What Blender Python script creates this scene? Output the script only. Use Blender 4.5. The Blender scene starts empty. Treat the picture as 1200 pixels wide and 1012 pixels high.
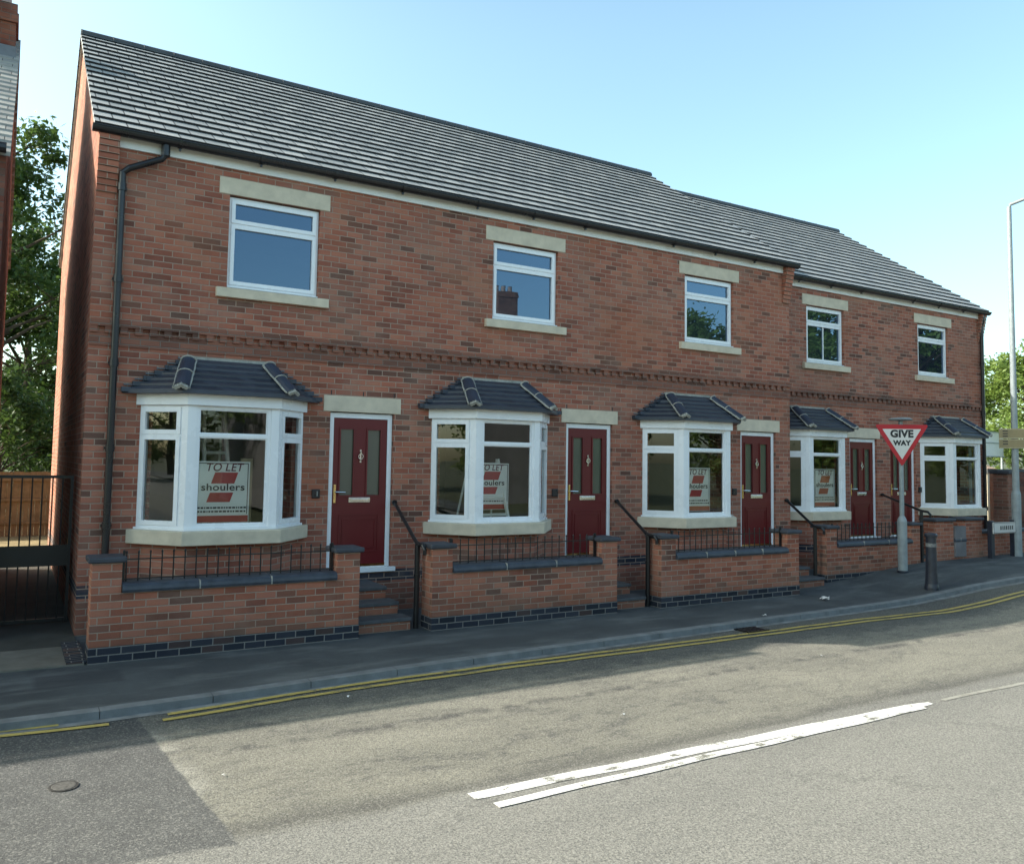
import bpy, math, random
from mathutils import Vector, Matrix
random.seed(7)
R = math.radians
scene = bpy.context.scene
col = scene.collection
ROAD = -0.06

def hgt(X):
    t = min(1.0, max(0.0, (X - 11.3) / 3.9))
    return .25 * t * t * (3 - 2 * t) + max(0.0, min(X, 30.0) - 15.2) * .01

# ------------------------------------------------------------------ node helpers
class NT:
    def __init__(s, name):
        s.m = bpy.data.materials.new(name); s.m.use_nodes = True
        s.t = s.m.node_tree; s.t.nodes.clear()
        s.out = s.t.nodes.new('ShaderNodeOutputMaterial')
        s.uvn = None
    def n(s, typ, **kw):
        nd = s.t.nodes.new(typ)
        for k, v in kw.items():
            setattr(nd, k, v)
        return nd
    def set(s, nd, key, v):
        if isinstance(v, bpy.types.NodeSocket): s.t.links.new(v, nd.inputs[key])
        elif v is not None: nd.inputs[key].default_value = v
    def math(s, op, a, b=None, c=None, clamp=False):
        nd = s.n('ShaderNodeMath', operation=op, use_clamp=clamp)
        s.set(nd, 0, a)
        if b is not None: s.set(nd, 1, b)
        if c is not None: s.set(nd, 2, c)
        return nd.outputs[0]
    def uv(s):
        nd = s.n('ShaderNodeUVMap'); nd.uv_map = 'UVMap'; return nd.outputs[0]
    def pos(s):
        return s.n('ShaderNodeNewGeometry').outputs['Position']
    def sep(s, v):
        nd = s.n('ShaderNodeSeparateXYZ'); s.set(nd, 0, v); return nd.outputs
    def comb(s, x, y, z=0.0):
        nd = s.n('ShaderNodeCombineXYZ'); s.set(nd, 0, x); s.set(nd, 1, y); s.set(nd, 2, z); return nd.outputs[0]
    def vscale(s, v, sc):
        nd = s.n('ShaderNodeVectorMath', operation='MULTIPLY'); s.set(nd, 0, v); nd.inputs[1].default_value = sc; return nd.outputs[0]
    def noise(s, v, scale, detail=3.0, rough=.6, dist=0.0):
        nd = s.n('ShaderNodeTexNoise'); s.set(nd, 'Vector', v)
        nd.inputs['Scale'].default_value = scale; nd.inputs['Detail'].default_value = detail
        nd.inputs['Roughness'].default_value = rough; nd.inputs['Distortion'].default_value = dist
        return nd.outputs[0]
    def white(s, v):
        nd = s.n('ShaderNodeTexWhiteNoise', noise_dimensions='3D'); s.set(nd, 'Vector', v); return nd.outputs[0]
    def map(s, v, a, b, c=0.0, d=1.0, smooth=False):
        nd = s.n('ShaderNodeMapRange'); nd.clamp = True
        if smooth: nd.interpolation_type = 'SMOOTHSTEP'
        s.set(nd, 'Value', v)
        nd.inputs['From Min'].default_value = a; nd.inputs['From Max'].default_value = b
        nd.inputs['To Min'].default_value = c; nd.inputs['To Max'].default_value = d
        return nd.outputs[0]
    def ramp(s, f, stops, const=False):
        nd = s.n('ShaderNodeValToRGB'); s.set(nd, 0, f)
        cr = nd.color_ramp
        if const: cr.interpolation = 'CONSTANT'
        while len(cr.elements) < len(stops): cr.elements.new(0.5)
        for e, (p, c) in zip(cr.elements, stops):
            e.position = p; e.color = (*c, 1)
        return nd.outputs[0]
    def mix(s, f, a, b, mode='MIX'):
        nd = s.n('ShaderNodeMix', data_type='RGBA', blend_type=mode)
        s.set(nd, 0, f)
        for k, v in ((6, a), (7, b)):
            if isinstance(v, tuple): v = (*v, 1) if len(v) == 3 else v
            s.set(nd, k, v)
        return nd.outputs[2]
    def bump(s, h, strength=.5, dist=.01, normal=None):
        nd = s.n('ShaderNodeBump'); s.set(nd, 'Height', h)
        nd.inputs['Strength'].default_value = strength; nd.inputs['Distance'].default_value = dist
        if normal is not None: s.set(nd, 'Normal', normal)
        return nd.outputs[0]
    def bsdf(s, color, rough=.7, spec=.5, metal=0.0, normal=None, **kw):
        nd = s.n('ShaderNodeBsdfPrincipled')
        if isinstance(color, tuple): color = (*color, 1)
        s.set(nd, 'Base Color', color); s.set(nd, 'Roughness', rough); s.set(nd, 'Specular IOR Level', spec)
        s.set(nd, 'Metallic', metal)
        if normal is not None: s.set(nd, 'Normal', normal)
        for k, v in kw.items(): s.set(nd, k.replace('_', ' '), v)
        return nd.outputs[0]
    def done(s, sh):
        s.t.links.new(sh, s.out.inputs[0]); return s.m

def simple(name, color, rough=.6, spec=.5, metal=0.0, var=.15, nscale=6.0, bump=0.0, fine=60.0):
    t = NT(name); p = t.pos()
    f = t.noise(p, nscale, 4.0)
    g = t.noise(p, fine, 2.0)
    c = t.mix(t.map(f, .3, .7), tuple(x * (1 - var) for x in color), tuple(min(1, x * (1 + var)) for x in color))
    c = t.mix(.5, c, t.mix(g, (1 - var, 1 - var, 1 - var), (1, 1, 1)), 'MULTIPLY')
    nrm = t.bump(g, .3, bump) if bump else None
    r = t.map(f, .3, .7, max(.02, rough - .08), min(1, rough + .08))
    return t.done(t.bsdf(c, r, spec, metal, nrm))

def brick_mat(name, palette, mortar, dpc=None, dark=.0, clump=.35, grime=True, plinth=None):
    """brick courses of 75 mm and stretchers of 225 mm, laid out in metres on the UV map"""
    t = NT(name); uv = t.uv(); u, v, _ = t.sep(uv)
    wob = t.noise(t.comb(u, v), 9.0, 2.0)
    v2 = t.math('ADD', v, t.map(wob, 0, 1, -.0025, .0025))
    rv = t.math('DIVIDE', v2, .075)
    row = t.math('FLOOR', rv); fv = t.math('SUBTRACT', rv, row)
    par = t.math('MODULO', t.math('ABSOLUTE', row), 2.0)
    jit = t.math('MULTIPLY', t.white(t.comb(row, 3.3)), .07)
    ru = t.math('ADD', t.math('DIVIDE', u, .225), t.math('ADD', t.math('MULTIPLY', par, .5), jit))
    cl = t.math('FLOOR', ru); fu = t.math('SUBTRACT', ru, cl)
    du = t.math('MULTIPLY', t.math('MINIMUM', fu, t.math('SUBTRACT', 1.0, fu)), .225)
    dv = t.math('MULTIPLY', t.math('MINIMUM', fv, t.math('SUBTRACT', 1.0, fv)), .075)
    d = t.math('MINIMUM', du, dv)
    d = t.math('ADD', d, t.map(t.noise(t.comb(u, v), 55.0, 2.0), 0, 1, -.002, .002))
    m = t.map(d, .0040, .0078, 0, 1, True)
    cell = t.comb(cl, row, 0.0)
    rnd = t.white(cell); rnd2 = t.white(t.comb(cl, row, 9.0))
    big = t.noise(t.comb(u, v), .55, 3.0, .55)
    mid = t.noise(t.comb(u, t.math('MULTIPLY', v, 2.4)), 1.6, 2.0, .6)
    idx = t.math('ADD', t.math('MULTIPLY', rnd, 1 - clump), t.math('MULTIPLY', t.map(mid, .3, .7), clump), clamp=True)
    c = t.ramp(idx, palette)
    # some burnt bricks, gathered in short runs
    cn = t.noise(t.comb(t.math('MULTIPLY', cl, .16), t.math('MULTIPLY', row, .22), 4.0), 1.0, 3.0, .6)
    burnt = t.math('MULTIPLY', t.math('MULTIPLY', t.math('GREATER_THAN', rnd2, .45), t.map(cn, .585, .60)), .8)
    part = t.math('MULTIPLY', t.math('GREATER_THAN', rnd2, .88), .55)
    burnt = t.math('MAXIMUM', burnt, part)
    c = t.mix(burnt, c, (.105, .062, .050))
    fine = t.noise(t.comb(u, v), 90.0, 3.0, .7)
    c = t.mix(.55, c, t.mix(fine, (.62, .60, .60), (1.3, 1.3, 1.3)), 'MULTIPLY')
    if dpc:
        lo, hi = dpc
        band = t.math('MULTIPLY', t.math('GREATER_THAN', v, lo), t.math('LESS_THAN', v, hi))
        c = t.mix(band, c, t.mix(rnd, (.022, .026, .040), (.045, .05, .07)))
    mc = t.mix(fine, tuple(x * .8 for x in mortar), tuple(x * 1.15 for x in mortar))
    c = t.mix(m, mc, c)
    c = t.mix(.5, c, t.mix(t.map(big, .3, .7), (.78, .78, .8), (1.16, 1.14, 1.1)), 'MULTIPLY')
    if grime:   # lime bloom and dust
        bl = t.noise(t.comb(u, v), 1.1, 4.0, .65, .4)
        c = t.mix(t.map(bl, .46, .66, 0, .40), c, (.29, .20, .155))
        org = t.noise(t.comb(u, v, 7.0), .9, 3.0, .6, .3)
        c = t.mix(t.map(org, .50, .68, 0, .55), c, t.mix(.6, c, (.40, .145, .075)))
    if grime:   # faint rain streaks and damp near the ground
        sk = t.noise(t.comb(t.math('MULTIPLY', u, 7.0), t.math('MULTIPLY', v, .35)), 1.0, 4.0, .65)
        c = t.mix(t.map(sk, .52, .72, 0, .18), c, t.mix(.62, c, (.10, .07, .06)))
        c = t.mix(t.math('MULTIPLY', t.map(t.math('ADD', v, t.map(mid, 0, 1, -.25, .25)), .45, .1), .35), c, (.09, .085, .065))
    hb = t.math('ADD', t.math('MULTIPLY', m, .8), t.math('MULTIPLY', fine, .35))
    return t.done(t.bsdf(c, .9, .25, 0, t.bump(hb, .8, .009)))

PAL = [(0, (0.196, 0.069, 0.048)), (.2, (0.282, 0.098, 0.066)), (.42, (0.353, 0.124, 0.083)), (.62, (0.419, 0.151, 0.098)), (.82, (0.457, 0.191, 0.127)), (1, (0.333, 0.141, 0.111))]
PALG = [(0, (0.215, 0.075, 0.052)), (.25, (0.308, 0.105, 0.066)), (.5, (0.379, 0.134, 0.083)), (.75, (0.444, 0.173, 0.111)), (1, (0.379, 0.155, 0.113))]
M = {}
M['brick'] = brick_mat('house_brick', PAL, (.42, .30, .235), dpc=(.4125, .5625))
M['brick_garden'] = brick_mat('garden_wall_brick', PALG, (.42, .30, .235), clump=.3)
M['brick_dentil'] = brick_mat('string_course_brick', [(0, (.17, .075, .055)), (.5, (.27, .115, .08)), (1, (.33, .145, .10))], (.24, .18, .15), grime=False)
M['blue_brick'] = brick_mat('blue_engineering_brick', [(0, (.016, .020, .028)), (.5, (.030, .035, .050)), (1, (.05, .055, .07))], (.22, .21, .20), grime=False)
M['brick_old'] = brick_mat('old_red_brick', [(0, (.10, .03, .022)), (.5, (.17, .05, .033)), (1, (.24, .08, .05))], (.12, .09, .08), clump=.4)
M['brick_far'] = brick_mat('weathered_brick', [(0, (.16, .07, .05)), (.5, (.25, .11, .08)), (1, (.33, .17, .12))], (.28, .22, .18))
M['stone'] = simple('cast_stone', (.66, .57, .44), .85, .3, var=.12, nscale=5, bump=.002, fine=180)
M['upvc'] = simple('white_window_plastic', (.87, .88, .90), .28, .5, var=.02, nscale=3)
M['fascia'] = simple('white_fascia_board', (.84, .83, .80), .4, .4, var=.05, nscale=2)
M['black_plastic'] = simple('black_rainwater_plastic', (.014, .014, .017), .32, .5, var=.1)
M['black_iron'] = simple('black_painted_iron', (.010, .010, .012), .38, .5, var=.2, nscale=20)
M['mortar'] = simple('pale_mortar', (.40, .39, .35), .9, .2, var=.25, nscale=14, bump=.004, fine=90)
M['lead'] = simple('dull_lead', (.17, .18, .20), .55, .4, var=.2)
M['coping'] = simple('blue_coping_brick', (.050, .060, .080), .5, .5, var=.35, nscale=9, bump=.002)
M['cap'] = simple('blue_pier_cap', (.055, .060, .075), .6, .4, var=.25, nscale=7, bump=.002)
M['chrome'] = simple('polished_chrome', (.80, .79, .75), .22, .5, 1.0, var=.05)
M['brass'] = simple('polished_brass', (.85, .62, .28), .2, .5, 1.0, var=.05)
M['plaque'] = simple('dark_number_plaque', (.020, .020, .024), .3, .5)
M['pewter'] = simple('worn_plaque_lettering', (.30, .29, .27), .5, .5)
M['room'] = simple('cream_plaster', (.30, .28, .20), .9, .2, var=.12, nscale=1.5)
M['room_dark'] = simple('grey_room', (.12, .115, .10), .9, .2, var=.2, nscale=1.5)
M['timber'] = simple('sawn_timber', (.25, .17, .095), .8, .3, var=.25, nscale=5)
M['ladder'] = simple('aluminium_ladder', (.9, .9, .85), .45, .5, .1, var=.08)
M['grey_paint'] = simple('grey_galvanised_post', (.27, .31, .33), .5, .4, .15, var=.14, nscale=9)
M['sign_red'] = simple('sign_red', (.42, .012, .022), .4, .5, var=.06)
M['sign_white'] = simple('sign_white', (.62, .61, .59), .4, .5, var=.07, nscale=4)
M['sign_black'] = simple('sign_black', (.018, .018, .022), .4, .5, var=.06)
M['bollard'] = simple('blue_black_bollard_paint', (.020, .026, .042), .4, .5, var=.3, nscale=12)
M['reflector'] = simple('worn_reflector_band', (.16, .17, .18), .4, .5, var=.35, nscale=30)
M['poster'] = simple('poster_board', (.88, .88, .84), .5, .4, var=.04)
M['poster_red'] = simple('poster_red', (.46, .035, .035), .5, .4, var=.08)
M['poster_orange'] = simple('poster_orange', (.58, .16, .07), .5, .4, var=.12)
M['poster_ink'] = simple('poster_ink', (.045, .035, .035), .5, .4)
M['poster_maroon'] = simple('poster_maroon', (.14, .022, .04), .5, .4)
M['poster_ochre'] = simple('poster_ochre', (.30, .22, .05), .5, .4, var=.3, nscale=25)
M['brown_sign'] = simple('tan_direction_sign', (.24, .20, .11), .5, .4, var=.12, nscale=7)
M['cream_line'] = simple('cream_sign_edge', (.45, .42, .30), .5, .4)
M['billboard'] = simple('pale_hoarding', (.78, .80, .82), .6, .3, var=.03)
M['cream_wall'] = simple('cream_render', (.62, .55, .42), .9, .2, var=.08, nscale=2)
M['grey_iron'] = simple('rusty_grey_iron', (.13, .125, .115), .7, .4, .2, var=.5, nscale=40)
M['rim_iron'] = simple('scuffed_iron_rim', (.055, .053, .05), .7, .4, .2, var=.6, nscale=45)
M['litter'] = simple('crumpled_white_paper', (.8, .8, .8), .8, .2, var=.05)
M['concrete'] = simple('worn_concrete', (.17, .16, .135), .9, .3, var=.22, nscale=4, bump=.003, fine=90)
M['render'] = simple('grey_render', (.19, .18, .185), .9, .25, var=.2, nscale=3, bump=.002)
M['tread'] = simple('blue_paver_tread', (.085, .09, .10), .7, .4, var=.25, nscale=8, bump=.002)
M['grit'] = simple('pale_gritty_yard', (.30, .235, .13), .95, .2, var=.25, nscale=3, bump=.01, fine=60)
M['rail_cast'] = M['black_iron']
M['ply'] = simple('stacked_board', (.45, .36, .22), .8, .3)
M['lantern_glass'] = simple('frosted_lantern', (.75, .77, .78), .3, .5)

# red door paint
t = NT('red_door_paint'); p = t.pos()
gr = t.noise(t.vscale(p, (90, 90, 3)), 3.0, 3.0, .6)
c = t.mix(gr, (.110, .005, .008), (.150, .009, .012))
M['door'] = t.done(t.bsdf(c, t.map(gr, .3, .7, .30, .42), .5, 0, t.bump(gr, .15, .002)))

# glazing: tinted clear pane that mirrors the sky and lets the room show through
def glass(name, refl, tint, rough=.0, wave=.004, fac_hi=.9, body=(.03, .035, .04), body_f=.25, gcol=(.92, .96, 1.0)):
    t = NT(name); p = t.pos()
    wv = t.noise(p, 1.7, 1.0, .5)
    nrm = t.bump(wv, .25, wave)
    g = t.n('ShaderNodeBsdfGlossy'); g.inputs['Roughness'].default_value = rough; t.set(g, 'Normal', nrm)
    g.inputs['Color'].default_value = (*gcol, 1)
    tr = t.n('ShaderNodeBsdfTransparent'); tr.inputs['Color'].default_value = (*tint, 1)
    df = t.n('ShaderNodeBsdfDiffuse'); df.inputs['Color'].default_value = (*body, 1)
    m0 = t.n('ShaderNodeMixShader'); m0.inputs[0].default_value = body_f
    t.t.links.new(tr.outputs[0], m0.inputs[1]); t.t.links.new(df.outputs[0], m0.inputs[2])
    fr = t.n('ShaderNodeFresnel'); fr.inputs['IOR'].default_value = 1.5
    f = t.math('ADD', t.math('MULTIPLY', fr.outputs[0], 1.15), refl, clamp=True)
    m = t.n('ShaderNodeMixShader'); t.set(m, 0, f)
    t.t.links.new(m0.outputs[0], m.inputs[1]); t.t.links.new(g.outputs[0], m.inputs[2])
    return t.done(m.outputs[0])
M['glass'] = glass('window_glass', .03, (.92, .95, .93), body=(.05, .05, .045), body_f=.03)
M['glass_up'] = glass('upstairs_glass', .09, (.35, .38, .40), wave=.003, body=(.02, .028, .045), body_f=.7, gcol=(.50, .72, 1.0))
M['glass_door'] = glass('obscured_door_glass', .06, (.3, .34, .28), rough=.18, body=(.10, .115, .085), body_f=.75)

# roof tiles
def roof_mat(name, c0, c1, rough, tile=.3, joint=.006, moss=True):
    t = NT(name); u, v, _ = t.sep(t.uv())
    row = t.math('FLOOR', v)
    par = t.math('MULTIPLY', t.math('MODULO', t.math('ABSOLUTE', row), 2.0), .5)
    ru = t.math('ADD', t.math('DIVIDE', u, tile), par)
    cl = t.math('FLOOR', ru); fu = t.math('SUBTRACT', ru, cl)
    du = t.math('MULTIPLY', t.math('MINIMUM', fu, t.math('SUBTRACT', 1.0, fu)), tile)
    j = t.map(du, joint * .5, joint, 0, 1)
    rnd = t.white(t.comb(cl, row, 2.0))
    c = t.mix(rnd, c0, c1)
    p = t.pos(); n = t.noise(p, 7.0, 4.0, .7); n2 = t.noise(p, 120.0, 2.0)
    c = t.mix(.6, c, t.mix(t.map(n, .3, .7), (.75, .75, .75), (1.2, 1.2, 1.2)), 'MULTIPLY')
    c = t.mix(j, (.01, .01, .012), c)
    return t.done(t.bsdf(c, t.map(rnd, 0, 1, rough - .05, rough + .08), .5, 0, t.bump(t.math('ADD', j, t.math('MULTIPLY', n2, .4)), .4, .004)))
M['roof'] = roof_mat('grey_roof_tiles', (.25, .265, .27), (.35, .36, .36), .6, joint=.009)
M['roof_bay'] = roof_mat('blue_bay_roof_tiles', (.030, .038, .056), (.052, .062, .085), .42, .16, .005)
M['roof_old'] = roof_mat('old_grey_slates', (.25, .25, .24), (.38, .37, .34), .7, .25)
M['ridge'] = simple('dark_ridge_tile', (.06, .064, .07), .55, .5, var=.2)
M['hip_tile'] = simple('blue_hip_tile', (.035, .047, .075), .45, .5, var=.2)
M['far_roof'] = simple('faded_red_roof', (.40, .30, .27), .8, .3, var=.12, nscale=2)

# road
def road_mat():
    t = NT('worn_asphalt'); p = t.pos(); x, y, _ = t.sep(p)
    st = t.comb(t.math('MULTIPLY', x, .30), y)            # stretched along the traffic
    n1 = t.noise(st, 1.3, 6.0, .68, .4); n2 = t.noise(t.comb(t.math('MULTIPLY', x, .45), y), 6.5, 7.0, .78, .8)
    n3 = t.noise(p, 5.0, 4.0, .6)
    gr = t.noise(p, 85.0, 2.0, .8); gr2 = t.noise(p, 48.0, 3.0, .8)
    base = t.mix(t.map(n1, .3, .7), (.180, .177, .165), (.228, .223, .205))
    # ochre, scuffed lane nearest the houses, dark with tar and tyre wear
    lane = t.mix(t.map(n1, .32, .66), (.166, .161, .138), (.230, .221, .186))
    stain = t.math('MULTIPLY', t.map(n2, .49, .60), t.map(n1, .62, .42))
    lane = t.mix(t.math('MULTIPLY', stain, .72), lane, (.085, .083, .080))
    edge = t.math('ADD', y, t.map(t.noise(st, 2.2, 4.0, .6), 0, 1, -.12, .12))
    seam = t.math('MULTIPLY', t.map(edge, -5.78, -5.60), t.map(edge, -5.38, -5.60))
    lane = t.mix(t.math('MULTIPLY', seam, .75), lane, (.09, .088, .082))
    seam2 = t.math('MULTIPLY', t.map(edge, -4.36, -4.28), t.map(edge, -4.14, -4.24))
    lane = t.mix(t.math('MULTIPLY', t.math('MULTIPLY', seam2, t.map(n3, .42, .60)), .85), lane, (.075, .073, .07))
    k = t.map(edge, -5.72, -5.62)
    c = t.mix(k, base, lane)
    # smoother, newer, greyer reinstatement on the left
    ex = t.math('ADD', t.math('MULTIPLY_ADD', y, .08, .45), t.math('ADD', x, t.map(t.noise(p, 7.0, 4.0, .7), 0, 1, -.03, .03)))
    patch = t.math('MULTIPLY', t.map(ex, .475, .455), t.map(t.math('ADD', edge, t.math('MULTIPLY', x, .12)), -5.72, -5.68))
    pc = t.mix(t.map(n3, .3, .7), (.082, .083, .083), (.112, .113, .111))
    c = t.mix(patch, c, pc)
    rim = t.math('MULTIPLY', t.math('MULTIPLY', t.map(ex, .45, .47), t.map(ex, .62, .48)), t.math('MULTIPLY', t.map(edge, -5.3, -4.9), t.map(n3, .38, .60)))
    c = t.mix(t.math('MULTIPLY', rim, .6), c, (.36, .35, .31))
    kerb_shade = t.map(t.math('ADD', edge, t.map(n3, .3, .7, -.12, .12)), -3.75, -3.45)  # terrace shade painted in: base colour darkened towards the kerb
    c = t.mix(t.math('MULTIPLY', kerb_shade, .66), c, (.036, .040, .045))
    c = t.mix(.9, c, t.mix(t.map(t.math('ADD', t.math('MULTIPLY', gr, .6), t.math('MULTIPLY', gr2, .4)), .36, .64), (.40, .40, .41), (1.62, 1.60, 1.54)), 'MULTIPLY')
    vo = t.n('ShaderNodeTexVoronoi', feature='F1'); vo.inputs['Scale'].default_value = 85.0; t.set(vo, 'Vector', p)
    chip = t.sep(vo.outputs['Color'])[0]
    c = t.mix(t.map(chip, .78, .95, 0, .26), c, (.40, .39, .35)); c = t.mix(t.map(chip, .24, .06, 0, .42), c, (.07, .07, .068))
    vc = t.n('ShaderNodeTexVoronoi', feature='DISTANCE_TO_EDGE'); vc.inputs['Scale'].default_value = .62
    t.set(vc, 'Vector', t.comb(t.math('ADD', t.math('MULTIPLY', x, .5), t.map(n2, 0, 1, -.25, .25)), t.math('ADD', y, t.map(n3, 0, 1, -.3, .3))))
    crack = t.math('MULTIPLY', t.map(vc.outputs[0], .010, .003), t.map(n1, .46, .56))
    c = t.mix(t.math('MULTIPLY', crack, .35), c, (.07, .068, .065))
    hb = t.math('ADD', gr, gr2)
    return t.done(t.bsdf(c, .88, .35, 0, t.bump(hb, .5, .008)))
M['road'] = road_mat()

def pave_mat():
    t = NT('worn_pavement_tarmac'); p = t.pos(); x, y, _ = t.sep(p)
    n1 = t.noise(p, .9, 5.0, .6, .5); n2 = t.noise(t.comb(t.math('MULTIPLY', x, .3), y), 3.2, 4.0, .6)
    g = t.noise(p, 110.0, 3.0, .75)
    c = t.mix(t.map(n1, .3, .7), (.040, .046, .051), (.092, .102, .108))
    c = t.mix(t.math('MULTIPLY', t.map(n2, .5, .64), .5), c, (.155, .165, .165))
    # dark service trench patch on the left
    bx = t.math('MULTIPLY', t.map(t.math('ABSOLUTE', t.math('SUBTRACT', x, -.08)), .40, .34), t.map(t.math('ABSOLUTE', t.math('SUBTRACT', y, -1.95)), .25, .20))
    c = t.mix(t.math('MULTIPLY', bx, .7), c, (.04, .044, .05))
    tr = t.math('MULTIPLY', t.map(t.math('ADD', y, t.map(n1, 0, 1, -.2, .2)), -2.0, -2.1), t.map(t.math('ADD', y, t.map(n1, 0, 1, -.2, .2)), -2.5, -2.35))
    tr = t.math('MULTIPLY', tr, t.map(x, 2.6, 3.2))
    c = t.mix(t.math('MULTIPLY', tr, .55), c, (.05, .055, .06))
    c = t.mix(.8, c, t.mix(g, (.6, .6, .6), (1.4, 1.4, 1.4)), 'MULTIPLY')
    return t.done(t.bsdf(c, .85, .4, 0, t.bump(g, .7, .006)))
M['pave'] = pave_mat()

def line_mat(name, color, wear, scale=9.0, under=(.16, .155, .13)):
    t = NT(name); p = t.pos(); x, y, _ = t.sep(p)
    n = t.noise(t.comb(t.math('MULTIPLY', x, .45), y), scale, 5.0, .75); f = t.noise(p, 130.0, 2.0, .8)
    w = t.map(t.math('ADD', t.math('MULTIPLY', n, .75), t.math('MULTIPLY', f, .25)), wear, wear + .06)
    c = t.mix(w, color, under)
    c = t.mix(.35, c, t.mix(f, (.6, .6, .6), (1.25, 1.25, 1.25)), 'MULTIPLY')
    return t.done(t.bsdf(c, .7, .4, 0, t.bump(f, .5, .004)))
M['white_line'] = line_mat('white_road_paint', (.84, .83, .78), .53)
M['faint_line'] = line_mat('worn_white_road_paint', (.33, .32, .28), .50, under=(.25, .235, .20))
M['yellow_line'] = line_mat('yellow_road_paint', (.45, .35, .10), .54, under=(.12, .115, .09))
M['kerb'] = simple('concrete_kerb', (.18, .195, .205), .85, .3, var=.25, nscale=5, bump=.003, fine=110)
M['channel'] = simple('gutter_concrete', (.20, .21, .215), .85, .3, var=.35, nscale=6, bump=.003, fine=110)
M['ground'] = simple('rough_ground', (.10, .11, .06), .95, .2, var=.3, nscale=.6)
M['alley'] = simple('alley_slabs', (.075, .072, .062), .9, .3, var=.3, nscale=3, bump=.004)

# foliage
def leaf_mat(name, a, b, trans):
    t = NT(name); p = t.pos()
    oi = t.n('ShaderNodeNewGeometry').outputs['Random Per Island']
    n = t.noise(p, .8, 3.0)
    c = t.mix(t.math('ADD', t.math('MULTIPLY', oi, .6), t.math('MULTIPLY', t.map(n, .3, .7), .4)), a, b)
    d = t.bsdf(c, .5, .4)
    tr = t.n('ShaderNodeBsdfTranslucent'); t.set(tr, 'Color', t.mix(.5, c, trans))
    m = t.n('ShaderNodeMixShader'); m.inputs[0].default_value = .42
    t.t.links.new(d, m.inputs[1]); t.t.links.new(tr.outputs[0], m.inputs[2])
    return t.done(m.outputs[0])
M['leaf'] = leaf_mat('ash_leaves', (.030, .065, .018), (.075, .135, .035), (.14, .22, .04))
M['leaf_bright'] = leaf_mat('fresh_leaves', (.10, .17, .035), (.20, .28, .07), (.36, .44, .10))
M['leaf_dark'] = leaf_mat('dark_leaves', (.026, .052, .016), (.060, .105, .030), (.10, .17, .03))
M['bark'] = simple('bark', (.10, .080, .060), .9, .2, var=.3, nscale=9, bump=.01, fine=40)

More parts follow.
